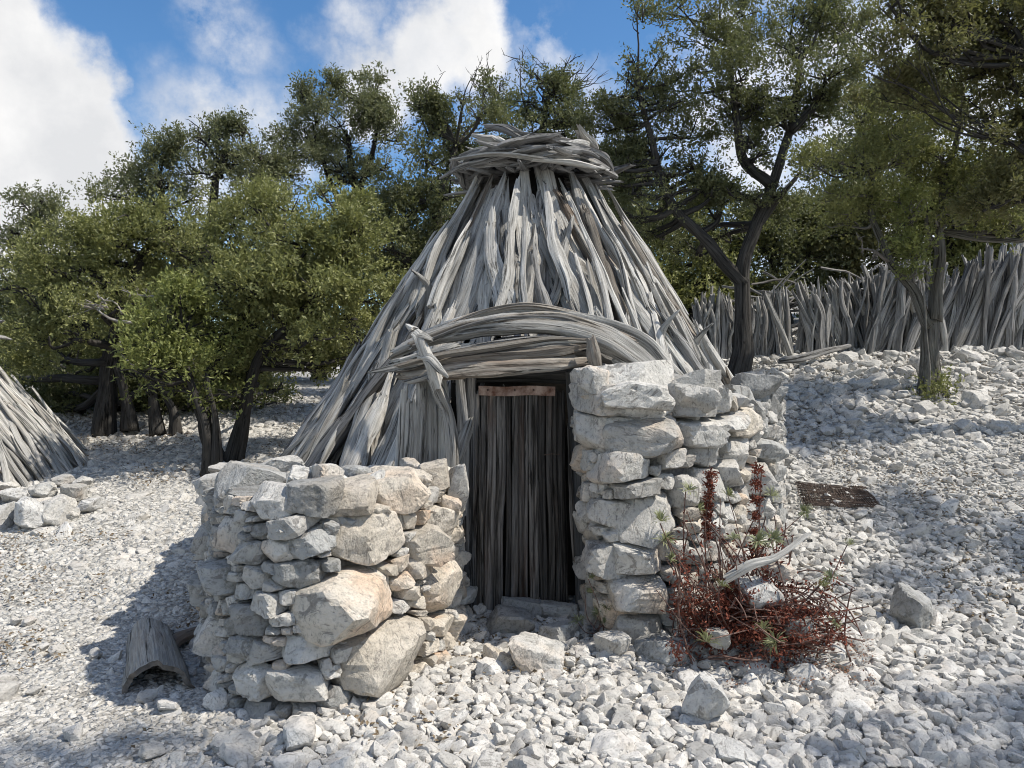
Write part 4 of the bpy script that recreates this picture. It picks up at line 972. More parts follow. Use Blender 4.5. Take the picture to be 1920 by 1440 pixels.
def build_trees():
    # ---- left group
    tree('bushy olive green oak with several stems behind the left stone wall', 9.0, (412, 868),
         [([(412, 868), (388, 790), (400, 690), (455, 590), (540, 500)], .085, .035), ([(445, 868), (462, 770), (500, 660), (590, 560), (640, 480)], .08, .03), ([(400, 868), (372, 800), (345, 720), (330, 640)], .055, .02)],
         [(560, 465, 105, 85, 0), (640, 470, 75, 80, .2), (480, 540, 95, 70, -.3), (590, 560, 110, 75, -.5), (540, 390, 70, 45, .5), (690, 420, 50, 60, .7), (415, 500, 70, 60, .2), (670, 600, 60, 70, .3), (545, 650, 90, 60, .2), (450, 620, 70, 55, -.2), (470, 720, 60, 40, .4), (620, 690, 60, 30, .9), (450, 740, 70, 36, 3.0), (380, 720, 60, 36, 2.6)],
         'leaf_olive', 101, 1.05, gap=.04)
    tree('small bright green oak bush in front of the dark trunks at left', 8.3, (385, 880),
         [([(385, 880), (380, 800), (350, 700), (330, 640)], .06, .025), ([(398, 880), (400, 790), (390, 700)], .05, .02)],
         [(335, 610, 60, 45, 0), (280, 660, 45, 30, -.3), (375, 650, 60, 45, .2), (345, 705, 80, 32, -.1), (350, 570, 34, 24, .1), (430, 740, 50, 20, 0), (275, 705, 35, 18, -.2), (400, 600, 40, 30, .4), (310, 740, 40, 16, .1)], 'leaf_bright', 102, .8, .055, gap=.1, dead=[((262, 690, -.3), (225, 655, -.4), .012, 3)])
    tree('broad dark oak with spreading crown beside the left log hut', 10.4, (195, 805),
         [([(195, 805), (205, 720), (215, 620), (260, 500), (320, 420)], .12, .045), ([(245, 808), (235, 740), (190, 650), (110, 560)], .085, .03), ([(300, 815), (290, 740), (300, 620), (380, 470)], .08, .03), ([(330, 820), (325, 760), (270, 690)], .07, .03)],
         [(130, 500, 110, 65, -.6), (250, 445, 110, 60, -.4), (60, 570, 85, 60, -.8), (190, 590, 100, 55, -.9), (335, 420, 90, 60, 0), (430, 420, 90, 65, .2), (30, 500, 50, 35, 0), (360, 530, 90, 60, .3), (270, 650, 90, 50, .8), (120, 680, 90, 50, .8), (250, 520, 110, 60, .3), (60, 640, 70, 35, -.7), (190, 730, 110, 40, 2.6), (330, 735, 80, 36, 2.8), (80, 720, 90, 40, 2.2), (250, 680, 90, 40, 1.8)],
         'leaf_olive', 103, 1.0, gap=.04, dead=[((285, 610, -1.0), (165, 570, -1.2), .025, 9), ((290, 560, -1), (225, 545, -1.1), .016, 5)])
    tree('tall grey green oak rising at the back of the left group', 12.6, (345, 765),
         [([(345, 765), (350, 620), (385, 450), (410, 330)], .15, .05), ([(350, 560), (310, 420), (300, 330)], .08, .03), ([(385, 450), (470, 370), (500, 310)], .07, .03)],
         [(300, 305, 62, 42), (275, 330, 45, 40), (390, 330, 70, 50), (490, 300, 60, 42), (440, 290, 50, 34), (395, 255, 26, 20), (215, 372, 58, 28), (480, 360, 80, 55), (330, 390, 90, 50), (545, 330, 40, 45), (425, 250, 16, 12), (450, 238, 8, 8)], 'leaf_grey', 104, .75, gap=.0, twigs=[((450, 300, 0), (448, 235, 0), .012, 3), ((370, 300, 0), (378, 235, 0), .015, 4)])
    tree('small far oak at the left edge under the white cloud', 15.5, (60, 720), [([(60, 720), (65, 560), (70, 430)], .12, .04)],
         [(65, 405, 50, 32), (100, 430, 50, 30), (20, 460, 40, 22), (30, 530, 90, 45), (110, 490, 60, 40), (140, 450, 30, 20)], 'leaf_grey', 105, .8, .065, gap=.0)
    # ---- behind the hut
    tree('upright rounded oak standing alone against the sky left of the roof', 13.2, (655, 745), [([(655, 745), (660, 560), (668, 400), (650, 260)], .15, .04), ([(665, 430), (610, 320), (585, 230)], .06, .02), ([(660, 380), (700, 290), (705, 200)], .06, .02)],
         [(632, 235, 70, 55), (595, 200, 42, 42), (605, 160, 24, 30), (690, 215, 45, 50), (700, 160, 18, 28), (660, 275, 65, 45), (570, 265, 40, 36), (640, 320, 55, 34), (725, 255, 26, 40), (680, 330, 50, 28)], 'leaf_grey', 106, .75, gap=.02)
    tree('leafy dark oak tree directly behind the left slope of the hut roof', 11.6, (795, 740), [([(795, 740), (800, 560), (820, 400), (850, 270)], .15, .04), ([(805, 500), (750, 420), (700, 360)], .07, .025)],
         [(845, 250, 62, 55), (800, 300, 50, 60), (790, 200, 30, 26), (775, 400, 60, 70), (745, 480, 60, 60), (835, 370, 60, 60), (905, 210, 50, 36), (720, 560, 60, 60), (690, 640, 60, 50), (880, 310, 50, 50), (830, 490, 60, 60), (720, 400, 50, 45)], 'leaf_dark', 107, .85, gap=-.05, twigs=[((800, 260, 0), (815, 150, 0), .014, 6), ((870, 230, 0), (890, 130, 0), .014, 6)])
    tree('oak with bare twigs at its top behind the roof cap', 13.2, (1025, 700), [([(1025, 700), (1025, 450), (1020, 280), (1030, 180)], .14, .035), ([(1020, 300), (960, 250), (930, 210)], .05, .02)],
         [(1020, 190, 45, 40), (1050, 165, 30, 32), (1060, 225, 45, 34), (965, 225, 52, 34), (1000, 250, 60, 30), (935, 190, 30, 20), (1085, 260, 26, 36), (1010, 150, 18, 16), (1100, 300, 60, 50), (900, 290, 60, 50)], 'leaf_dark', 108, .6, gap=.05,
         twigs=[((1030, 220, 0), (1070, 105, 0), .022, 9), ((1045, 220, 0), (1110, 125, 0), .02, 9), ((1000, 230, 0), (975, 105, 0), .02, 8), ((960, 240, 0), (915, 120, 0), .018, 7), ((1060, 230, 0), (1020, 115, 0), .016, 7), ((940, 230, 0), (880, 150, 0), .014, 5)])
    # ---- right
    tree('big dark oak with a forked trunk just right of the hut', 11.0, (1388, 705),
         [([(1388, 705), (1392, 600), (1400, 500), (1418, 430), (1450, 330), (1480, 240), (1500, 110)], .128, .04), ([(1392, 535), (1345, 470), (1290, 415), (1245, 350), (1225, 260), (1200, 170)], .10, .03), ([(1440, 350), (1395, 290), (1380, 180), (1370, 80)], .08, .03), ([(1478, 245), (1550, 175), (1640, 105)], .07, .025), ([(1420, 420), (1470, 360), (1500, 320)], .05, .02)],
         [(1205, 215, 70, 55), (1125, 245, 48, 40), (1150, 310, 62, 42), (1195, 150, 20, 40), (1240, 190, 55, 45), (1290, 260, 70, 60), (1330, 90, 85, 70), (1400, 150, 100, 75), (1480, 60, 110, 70), (1265, 15, 60, 35), (1450, 230, 80, 45), (1550, 140, 80, 55), (1600, 60, 80, 55), (1410, 300, 60, 36), (1250, 370, 70, 45), (1380, 220, 70, 50), (1300, 170, 50, 40), (1520, 220, 50, 34), (1390, 20, 90, 50), (1180, 410, 50, 50), (1230, 300, 60, 50), (1110, 330, 45, 40), (1230, 450, 60, 50, 1.2), (1310, 480, 60, 50, 1.5), (1300, 340, 50, 30), (1350, 400, 40, 40), (1450, 400, 50, 34)],
         'leaf_dark', 109, .72, gap=.08)
    tree('young oak with a forked pale trunk on the stony slope at right', 9.7, (1745, 738),
         [([(1745, 738), (1745, 660), (1750, 600)], .125, .10), ([(1750, 600), (1762, 500), (1760, 420), (1775, 330), (1800, 220)], .085, .03), ([(1745, 610), (1710, 545), (1660, 485), (1640, 400), (1635, 320)], .075, .025), ([(1762, 470), (1735, 430), (1730, 380)], .035, .015)],
         [(1640, 310, 70, 45), (1690, 260, 80, 50), (1790, 240, 90, 60), (1860, 330, 80, 55), (1770, 340, 70, 40), (1600, 395, 60, 34), (1880, 180, 80, 60), (1700, 340, 60, 40), (1560, 300, 45, 35), (1830, 420, 60, 35), (1740, 160, 60, 50), (1900, 430, 50, 40)],
         'leaf_olive', 110, .8, gap=.02, bark='bark_pale', dead=[((1660, 490, -.2), (1612, 470, -.5), .025, 4)])
    tree('drooping yellow green sapling leaves hanging by the forked trunk', 9.4, (1740, 735), [([(1740, 735), (1738, 640), (1722, 530), (1700, 420)], .016, .007)],
         [(1695, 420, 32, 38, 0), (1710, 480, 24, 34, 0), (1685, 380, 26, 20, 0), (1712, 520, 14, 24, 0)], 'leaf_bright', 111, .45, .05, 'bark_pale', 'oak_sapling')
    tree('brownish oak overhanging the top right corner of the clearing', 8.2, (2080, 760), [([(2080, 760), (2070, 500), (2000, 250), (1930, 100)], .16, .05), ([(2050, 420), (1960, 320), (1890, 260)], .07, .02)],
         [(1880, 60, 95, 65), (1910, 180, 80, 60), (1790, 50, 75, 60), (1950, 310, 70, 60), (1760, 120, 50, 45), (1980, 100, 90, 90), (1860, 260, 60, 40), (2050, 250, 100, 100), (1720, 20, 60, 40), (1700, 110, 70, 50), (1830, 150, 80, 60), (1660, 190, 55, 36), (1900, 380, 60, 50)], 'leaf_brown', 112, .9, gap=.0)
    # ---- further back
    back = [((1290, 690), 15, 'dark oak crown filling the gap between hut and fence', [(1270, 470, 70, 70), (1300, 580, 70, 40), (1370, 560, 60, 40), (1330, 520, 70, 50), (1290, 400, 60, 50), (1230, 540, 50, 60), (1380, 480, 60, 60)], 'leaf_olive'),
            ((1475, 680), 15.5, 'dense dark oak behind the fence gap', [(1440, 480, 80, 60), (1450, 560, 70, 35), (1530, 560, 70, 30), (1520, 500, 90, 50), (1480, 420, 80, 45), (1560, 440, 70, 50)], 'leaf_dark'),
            ((1620, 670), 16, 'brownish oak mass behind the middle of the fence', [(1600, 470, 80, 60), (1610, 550, 70, 35), (1690, 540, 60, 35), (1660, 420, 70, 60), (1560, 400, 60, 40), (1700, 500, 60, 40)], 'leaf_brown'),
            ((1790, 660), 15, 'green oak crown behind the tall tangled fence', [(1780, 440, 80, 50), (1770, 540, 70, 35), (1850, 520, 60, 35), (1850, 420, 80, 50), (1740, 380, 70, 50), (1820, 500, 70, 40)], 'leaf_olive'),
            ((1930, 640), 14.5, 'low oak behind the fence at the right edge', [(1910, 440, 70, 50), (1960, 360, 80, 70), (1890, 490, 50, 30)], 'leaf_bright'),
            ((1600, 660), 18, 'tall far oak seen through the right branches', [(1610, 230, 70, 60), (1570, 320, 80, 55), (1660, 300, 70, 50), (1740, 200, 70, 60)], 'leaf_grey'),
            ((1180, 660), 17, 'far grey green oak beside the right slope of the roof', [(1130, 380, 60, 60), (1190, 440, 60, 60), (1180, 330, 50, 40), (1150, 500, 60, 60)], 'leaf_grey'),
            ((600, 700), 17, 'far oak between the left oaks and the hut', [(600, 600, 80, 60), (560, 520, 80, 60), (650, 530, 70, 60), (680, 640, 60, 40)], 'leaf_dark'),
            ((480, 705), 16, 'dark far oak behind the bushy left oak', [(470, 600, 80, 60), (450, 690, 90, 45), (520, 680, 50, 40), (420, 520, 80, 60), (520, 560, 70, 60)], 'leaf_dark'),
            ((270, 705), 16, 'dark far oak behind the broad left oak', [(260, 620, 90, 60), (260, 715, 90, 45), (340, 720, 70, 35), (200, 540, 90, 60), (330, 570, 80, 60), (150, 640, 70, 50)], 'leaf_dark'),
            ((90, 705), 15, 'dark far oak behind the left log hut', [(90, 620, 90, 60), (60, 720, 90, 45), (170, 730, 70, 40), (20, 600, 80, 70), (60, 680, 90, 30), (150, 660, 60, 40)], 'leaf_dark'),
            ((850, 690), 16, 'far oak hidden mostly by the hut roof', [(880, 430, 80, 80), (780, 520, 60, 70), (960, 380, 70, 60)], 'leaf_grey')]
    for i, (b, d, lab, bl, lm) in enumerate(back):
        t = bl[0]
        tree(lab, d, b, [([b, (b[0], (b[1] + t[1]) / 2), (t[0], t[1])], .13, .05)], bl, lm, 200 + i, .8, .095, gap=-.3)
    for i, (b, d, lab, bl) in enumerate([((150, 785), 11.6, 'added scrub for shade under the broad oak beside the left hut', [(110, 755, 60, 32, 0), (170, 760, 55, 30, .2), (60, 750, 60, 34, .3), (215, 750, 45, 34, .4)]),
                                         ((300, 785), 11.8, 'added scrub for shade between the trunks of the left oaks', [(290, 755, 50, 32, 0), (345, 755, 50, 34, .3), (250, 765, 36, 24, .2)]),
                                         ((490, 770), 12.2, 'added scrub for shade behind the stems of the bushy left oak', [(450, 745, 45, 32, 0), (510, 735, 36, 30, .4), (410, 755, 40, 28, .2)])]):
        tree(lab, d, b, [([b, (b[0] + 5, b[1] - 20), (b[0] + 8, b[1] - 40)], .03, .015)], bl, 'leaf_dark', 260 + i, .8, .07, name='shade_scrub', gap=-.2, subs=2)  # scrub added to darken the shaded ground behind the trunks
    # oaks beside and behind the place where the picture was taken; their shade falls on the foreground
    tree('oak to the right of the foreground whose shade falls on the gravel', 0, (6.6, 2.9), [([(6.6, 2.9, -.1), (6.5, 2.9, 1.2), (6.1, 3.0, 2.6), (5.8, 3.0, 3.8)], .17, .06)],
         [((5.6, 2.8, 4.3), .8, .6, .5, 420), ((6.4, 3.3, 4.2), .8, .7, .6, 380), ((5.0, 2.7, 4.6), .5, .4, .35, 170), ((6.6, 2.5, 4.9), .8, .8, .6, 300)], 'leaf_dark', 301, world=True)
    tree('oak beside the viewer whose shade falls on the left foreground', 0, (3.6, .4), [([(3.6, .4, -.1), (3.5, .5, 1.4), (3.1, 1.0, 3.0), (2.5, 1.9, 4.3)], .16, .05)],
         [((1.9, 2.75, 4.6), .6, .4, .35, 190), ((2.7, 2.2, 4.9), .6, .5, .45, 220), ((3.3, 1.2, 5.0), .8, .8, .6, 330), ((1.35, 2.6, 4.8), .4, .3, .25, 90)], 'leaf_dark', 302, world=True)
    tree('oak beyond the right edge shading the slope beside the stone wall', 0, (8.6, 5.4), [([(8.6, 5.4, .0), (8.5, 5.4, 1.6), (8.0, 5.3, 3.2), (7.6, 5.4, 4.2)], .17, .06)],
         [((7.7, 5.5, 4.5), .9, .9, .6, 420), ((8.6, 6.1, 4.6), .9, .9, .6, 400), ((8.9, 5.0, 5.0), .9, .9, .6, 400), ((6.1, 5.0, 4.7), .4, .4, .3, 120), ((6.4, 6.2, 4.5), .7, .6, .4, 260), ((6.9, 5.4, 4.6), .6, .5, .4, 220)], 'leaf_dark', 303, world=True)
build_trees()

# ------------------------------------------------------------------ loose rocks one can point at
def boulder(name, label, px, py, d, w, h, dep, mat, seed, rot=(0, 0, 0), cat='rock', lo=.78, npl=9, ground=True):
    c = np.array(P(px, py, d)); sx, sz = w * d / F * .5, h * d / F * .5
    co, f = random_rock(seed, (sx, dep, sz), 4, .045, npl, lo); co = co @ np.array(Euler(rot).to_matrix()).T
    if ground: c[2] = gz(c[0], c[1]) - co[:, 2].min() - .025
    return tag(obj(name, rock_mesh(name, co, f, M[mat]), None, None, tuple(c)), label, cat)
boulder('boulder', 'angular grey boulder lying on the gravel before the door', 1008, 1255, 4.22, 118, 74, .15, 'stone', 901, (0, .1, .5))
boulder('boulder', 'squared grey block set under the door as a step', 962, 1195, 4.75, 90, 58, .13, 'stone_grey', 902, (0, 0, .2))
boulder('rock', 'grey rock wedged right of the step block', 1045, 1222, 4.6, 62, 46, .1, 'stone_grey', 903, (0, .3, 1))
boulder('rock', 'flat stone under the right corner of the door', 1045, 1185, 4.95, 80, 40, .1, 'stone_grey', 907)
boulder('rock', 'thin dark stone directly under the door planks', 985, 1165, 5.0, 100, 46, .1, 'stone_grey', 908)
boulder('boulder', 'lone dark grey boulder on the gravel at right of the red shrub', 1712, 1100, 4.92, 74, 76, .13, 'stone_grey', 904, (0, .1, .4))
boulder('rock', 'flat cracked stone at the foot of the lone grey boulder', 1718, 1140, 4.75, 60, 24, .09, 'stone_grey', 914)
boulder('boulder', 'large pale upright stone half buried in the right foreground gravel', 1320, 1360, 3.62, 74, 96, .1, 'stone_white', 905, (.2, .35, .3))
boulder('rock', 'long pale flat stone at the bottom edge right of centre', 1375, 1425, 3.28, 110, 36, .1, 'stone_white', 906, (0, .15, -.2))
boulder('rock', 'bright white stone lying on the red shrub', 1425, 1112, 4.33, 92, 58, .11, 'stone_white', 910, (.3, .1, .3), ground=False)
boulder('rock', 'grey stone tucked above the white stone in the shrub', 1464, 1070, 4.45, 58, 40, .1, 'stone', 911, (.2, .3, 0), ground=False)
boulder('rock', 'grey triangular stone below the white stone in the shrub', 1490, 1176, 4.22, 52, 40, .09, 'stone_grey', 912, (0, .2, 0), ground=False)
boulder('rock', 'rounded grey stone at the lower left of the red shrub', 1345, 1195, 4.2, 44, 34, .08, 'stone', 913, ground=False)
boulder('rock', 'warm tinted angular stone left of the big angular boulder', 935, 1262, 4.2, 52, 48, .08, 'stone_warm', 915, (0, .4, .5))
boulder('rock', 'grey flat stone at the bottom edge left of centre', 445, 1412, 3.32, 84, 34, .09, 'stone_white', 916, (0, .05, .2))
boulder('rock', 'grey stone at the wall foot right of the hollow shell', 560, 1410, 3.35, 70, 50, .09, 'stone_white', 917, (0, .3, .2))
for k, (px, py, d, w, h) in enumerate([(1255, 1235, 4.3, 90, 46), (1150, 1240, 4.35, 60, 50), (1225, 1200, 4.4, 60, 50), (1275, 1190, 4.4, 50, 40), (1310, 1175, 4.45, 50, 40)]):
    boulder('rock', ['broad grey rock at the outer foot of the right pier', 'grey rock at the inner foot of the right pier', 'small rock leaning on the right pier foot', 'rock between the right pier and the red shrub', 'rock under the left side of the red shrub'][k], px, py, d, w, h, .1, 'stone_grey' if k != 1 else 'stone', 930 + k, (0, random.uniform(-.3, .3), random.uniform(0, 3)))

# ------------------------------------------------------------------ hollow half round shell by the left wall
def build_shell():
    d0, d1 = 3.94, 4.8; xa, xb = PX(298, d0), PX(283, d1)
    za, zb = gz(xa, d0), gz(xb, d1)
    n, m = 34, 26; v = []; rest = []; rng = np.random.default_rng(3)
    for side in (0, 1):
        for i in range(m):
            u = i / (m - 1); cx, cy_ = xa + (xb - xa) * u, d0 + (d1 - d0) * u; z = za + (zb - za) * u - .03
            R = .178 - .035 * u
            for j in range(n):
                a = math.pi * (j / (n - 1)) * 1.06 - .09; r = R - (.026 if side else 0)
                r *= 1 + .04 * float(vnoise(np.array([[math.cos(a) * 2, math.sin(a) * 2, u * 4]]), 4)[0]) + .05 * float(vnoise(np.array([[math.cos(a) * 6, math.sin(a) * 6, u * 7]]), 5)[0])
                rest.append((math.cos(a) * r, math.sin(a) * r, u * .8))
                e = .035 * float(vnoise(np.array([[a * 2.3, 0, 7.]]), 9)[0]) * (1 if i in (0, m - 1) else 0)
                v.append((cx - math.cos(a) * r * 1.05, cy_ + e, z + max(math.sin(a), -.1) * r * 1.02))
    f = []; o = n * m
    for i in range(m - 1):
        for j in range(n - 1):
            a = i * n + j; f.append((a, a + 1, a + n + 1, a + n)); f.append((o + a, o + a + n, o + a + n + 1, o + a + 1))
    for j in range(n - 1):
        f.append((j, o + j, o + j + 1, j + 1)); a = (m - 1) * n + j; f.append((a, a + 1, o + a + 1, o + a))
    for i in range(m - 1):
        a = i * n; f.append((a, a + n, o + a + n, o + a)); a = i * n + n - 1; f.append((a, o + a, o + a + n, a + n))
    v = np.array(v); base = np.array([xa, d0, za]); me = mesh_np('hollow_log', v - base, np.array(f), True, M['old_log']); set_vec(me, 'rest', rest)
    me.materials.append(M['char'])
    try: me.set_sharp_from_angle(angle=math.radians(40))
    except Exception: pass
    k0 = (m - 1) * (n - 1) * 2
    for p in me.polygons:
        if p.index >= k0: p.material_index = 1
    tag(obj('hollow_log', me, None, None, tuple(base)), 'grey hollow half round shell lying hollow side down by the left wall', 'hollow log')
    log_ = log('broken_shell', [np.array([xa - .22, 4.5, gz(xa - .22, 4.5) + .02]), np.array([xa - .2, 4.62, gz(xa - .2, 4.6) + .05]), np.array([xa - .13, 4.78, gz(xa - .1, 4.8) + .05])], [.045, .06, .04], M['wood_brown'], None, sides=10, rings=8, flat=.6, up=(0, 0, 1))
    tag(log_, 'small reddish brown wood chunk left of the hollow shell', 'wood chunk')
build_shell()

# ------------------------------------------------------------------ rusty mesh mat on the slope
def build_mat():
    parts = []; rng = np.random.default_rng(8); cx, cy_ = PX(1568, 6.95), 6.95; w, h = .31, .27
    R2 = Matrix.Rotation(math.radians(-12), 2)
    def pt(a, b):
        q = R2 @ Vector((a, b)); x, y = cx + q.x, cy_ + q.y; return np.array([x, y, gz(x, y) + .036 + .012 * math.sin(x * 21) * math.cos(y * 17)])
    base = pt(0, 0)
    for k in range(30):
        u = -w + 2 * w * k / 29; parts.append(tube(np.array([pt(u + rng.normal(scale=.006), -h + 2 * h * q / 4) for q in range(5)]) - base, [.004, .004], sides=4, rings=10, seed=k, flute=0, ragged=0))
    for k in range(26):
        u = -h + 2 * h * k / 25; parts.append(tube(np.array([pt(-w + 2 * w * q / 4, u + rng.normal(scale=.006)) for q in range(5)]) - base, [.004, .004], sides=4, rings=10, seed=k, flute=0, ragged=0))
    o = obj('wire_mesh', mesh_qt('wire_mesh', parts, M['iron'], None), None, None, tuple(base))
    tag(o, 'dark rusty square of wire mesh lying on the gravel right of the wall', 'wire mesh')
build_mat()

# ------------------------------------------------------------------ red shrub and small plants
def rosette_mesh(seed, n=38, L=.066, w=.0034):
    rng = np.random.default_rng(seed); v = []
    for k in range(n):
        a = rng.uniform(0, 6.28); el = rng.uniform(.05, 1.2); l = L * rng.uniform(.6, 1.15)
        d = np.array([math.cos(a) * math.cos(el), math.sin(a) * math.cos(el), math.sin(el)]); s = np.array([-math.sin(a), math.cos(a), 0])
        dr = np.array([0, 0, -1]) * l * .22
        p0 = d * .006; p1 = p0 + d * l * .55; p2 = p0 + d * l + dr
        v += [p0 - s * w * .4, p0 + s * w * .4, p1 + s * w, p1 - s * w, p1 - s * w, p1 + s * w, p2 + s * w * .15, p2 - s * w * .15]
    v = np.array(v); return mesh_np('rosette', v, np.arange(len(v)).reshape(-1, 4), False, M['rosette'])
ROS = [rosette_mesh(k) for k in range(5)]
def dry_leaves(name, centres, rng, parent, mat, n, spread, L=.02, mound=None):
    c = np.array(centres); i = rng.integers(len(c), size=n); p = c[i] + rng.normal(scale=spread, size=(n, 3))
    d = rng.normal(size=(n, 3)); d /= np.linalg.norm(d, axis=1)[:, None]; s = np.cross(d, rng.normal(size=(n, 3))); s /= np.linalg.norm(s, axis=1)[:, None]
    l = L * rng.uniform(.5, 1.3, (n, 1)); w = l * .17
    v = np.stack([p, p + d * l * .5 + s * w, p + d * l, p + d * l * .5 - s * w], 1).reshape(-1, 3) - wl(parent)
    o = obj(name, mesh_np(name, v, np.arange(len(v)).reshape(-1, 4), False, M[mat]), None, parent); o['kind'] = 'stuff'; return o
def build_shrub():
    rng = np.random.default_rng(21); D = 4.35
    bx, by = PX(1385, D), D + .05; z0 = gz(bx, by) + .05
    sh = empty('spurge_shrub', (bx, by, z0), 'sprawling red stemmed shrub with pale green rosettes by the right wall', 'shrub')
    root = np.array([bx, by, z0 + .05])
    ends = []
    tgt = [(1332, 890, 4.45, 'spike'), (1420, 880, 4.45, 'spike'), (1240, 978, 4.35, 'r'), (1245, 1015, 4.35, 'r'), (1310, 955, 4.4, 'r'), (1365, 930, 4.45, 'r'), (1445, 930, 4.55, 'r'), (1510, 960, 4.5, 'r'), (1595, 1022, 4.4, 'r'), (1560, 1085, 4.25, 'r'),
           (1355, 1100, 4.12, 'r'), (1432, 1180, 4.02, 'r'), (1325, 1205, 4.08, 'r'), (1455, 1205, 4.02, 'r'), (1565, 1170, 4.15, 'r'), (1290, 920, 4.45, 'r'), (1255, 1050, 4.3, 'r'), (1420, 1015, 4.3, 'r'), (1450, 1010, 4.3, 'r'), (1545, 1100, 4.2, 'r'), (1375, 1010, 4.3, 'r')]
    for k in range(90):
        px = rng.uniform(1255, 1630) if k % 3 else rng.uniform(1430, 1630); py = rng.uniform(1130, 1215) if px > 1420 or rng.random() < .4 else rng.uniform(960, 1170)
        tgt.append((px, py, rng.uniform(4.05, 4.35), ''))
    for k in range(26):
        tgt.append((rng.uniform(1290, 1480), rng.uniform(960, 1090), rng.uniform(4.25, 4.5), ''))
    dl, spikes = [], []
    for px, py, d, kind in tgt:
        e = np.array(P(px, py, d)); e[2] = max(e[2], gz(e[0], e[1]) + .03)
        s = root + rng.normal(scale=(.16, .08, .04)); s[2] = gz(s[0], s[1]) + rng.uniform(.0, .08)
        m = (s + e) / 2 + rng.normal(scale=.075, size=3); m[2] = max(m[2] + (.05 if e[2] < s[2] + .25 else -.08), gz(m[0], m[1]) + .03)
        r0 = rng.uniform(.0035, .0065)
        log('stem', [s, m, e], [r0, r0 * .9, r0 * .7], M['stem'], sh, sides=5, rings=16, flute=.05, wob=.13 if kind == '' else .05, ragged=0)
        cc = catmull([s, m, e], 14)
        if kind == 'r': ends.append(e)
        if kind == 'spike': spikes += list(cc[7:]) * 6
        elif rng.random() < .5: dl += list(cc[3:12])
        else: dl += list(cc[3:8])
    for i, e in enumerate(ends):
        o = obj('rosette', ROS[i % 5], None, sh, tuple(e - wl(sh))); s = rng.uniform(.75, 1.3); o.scale = (s, s, s); o.rotation_euler = (rng.normal(scale=.5), rng.normal(scale=.5), rng.uniform(0, 6.28))
    dry_leaves('dry_leaves', dl, rng, sh, 'dry', 14000, .022, .03)
    dry_leaves('dry_flower_spike', spikes, rng, sh, 'dry', 2200, .014, .026)
    # fallen red litter under it
    px = rng.uniform(1260, 1640, 3800); pts = []
    for q in px:
        d = rng.uniform(3.98, 4.5); x = PX(q, d)
        if float(vnoise(np.array([[x * 6, d * 6, 0]]), 2)[0]) < -.05: continue
        pts.append((x, d, gz(x, d) + rng.uniform(.02, .075)))
    li = np.array(pts); n = len(li); d = rng.normal(size=(n, 3)) * (1, 1, .3); d /= np.linalg.norm(d, axis=1)[:, None]; s = np.cross(d, np.array([0, 0, 1.]) + rng.normal(scale=.3, size=(n, 3))); s /= np.linalg.norm(s, axis=1)[:, None]
    l = .022 * rng.uniform(.5, 1.2, (n, 1)); v = np.stack([li, li + d * l * .5 + s * l * .2, li + d * l, li + d * l * .5 - s * l * .2], 1).reshape(-1, 3)
    o = obj('leaf_litter', mesh_np('leaf_litter', v, np.arange(len(v)).reshape(-1, 4), False, M['litter'])); tag(o, 'red brown litter of fallen leaves under the shrub', 'leaf litter', None, 'stuff')
    st = log('dry_branch', [np.array(P(1372, 1078, 4.25)), np.array(P(1410, 1058, 4.25)), np.array(P(1455, 1045, 4.28)), np.array(P(1512, 1003, 4.35))], [.028, .03, .026, .014], M['wood'], None, sides=12, rings=18, flute=.2, flat=.7, up=(0, -.3, 1), ragged=1.5)
    tag(st, 'pale weathered branch lying across the red shrub', 'branch')
    # small tuft in the doorway corner
    d = 4.62; x = PX(1118, d); tz = gz(x, d)
    tuft = empty('spurge_plant', (x, d, tz), 'small green tuft growing at the inner foot of the right pier', 'plant')
    for k, (px, py) in enumerate([(1100, 1110), (1122, 1150), (1132, 1170), (1085, 1165), (1138, 1140), (1108, 1085), (1128, 1195)]):
        e = np.array(P(px, py, d - .03 - .01 * k)); s = np.array([x + rng.normal(scale=.03), d, tz + .03])
        log('stem', [s, (s + e) / 2 + rng.normal(scale=.03, size=3), e], [.004, .003, .0025], M['stem'], tuft, sides=5, rings=8, flute=0, wob=.03, ragged=0)
        o = obj('rosette', ROS[k % 5], None, tuft, tuple(e - wl(tuft))); o.scale = (.9, .9, .9); o.rotation_euler = (rng.normal(scale=.5), rng.normal(scale=.5), rng.uniform(0, 6))
    # little bush at the foot of the forked oak
    d = 9.45; x = PX(1772, d); r2 = np.random.default_rng(5)
    b = empty('oak_shoots', (x, d, gz(x, d)), 'low green leafy shoots at the foot of the forked oak', 'shoots')
    crown('leaves', [(np.array([x, d, gz(x, d) + .14]), .2, .15, .16, 60), (np.array([x - .2, d - .1, gz(x, d) + .05]), .14, .12, .08, 25)], r2, .05, 'leaf_olive', b)
    for k in range(5):
        s = np.array([x + r2.normal(scale=.05), d, gz(x, d)]); log('stem', [s, s + np.array([r2.normal(scale=.08), 0, .2])], [.006, .003], M['bark'], b, sides=5, rings=5, flute=0, ragged=0)
build_shrub()

# ------------------------------------------------------------------ gravel
PEB = []
for k in range(18):
    r = np.random.default_rng(500 + k); sz = (1, r.uniform(.62, .95), r.uniform(.38, .7))
    co, f = random_rock(700 + k, sz, 3, .04, 8, .66); PEB.append(rock_mesh('pebble', co, f, M['pebble'], 26))
RUB = []
for k in range(20):
    r = np.random.default_rng(600 + k); sz = (1, r.uniform(.6, .95), r.uniform(.45, .75))
    co, f = random_rock(800 + k, sz, 4, .05, 9, .68); RUB.append(rock_mesh('rubble', co, f, M['rubble'], 28))

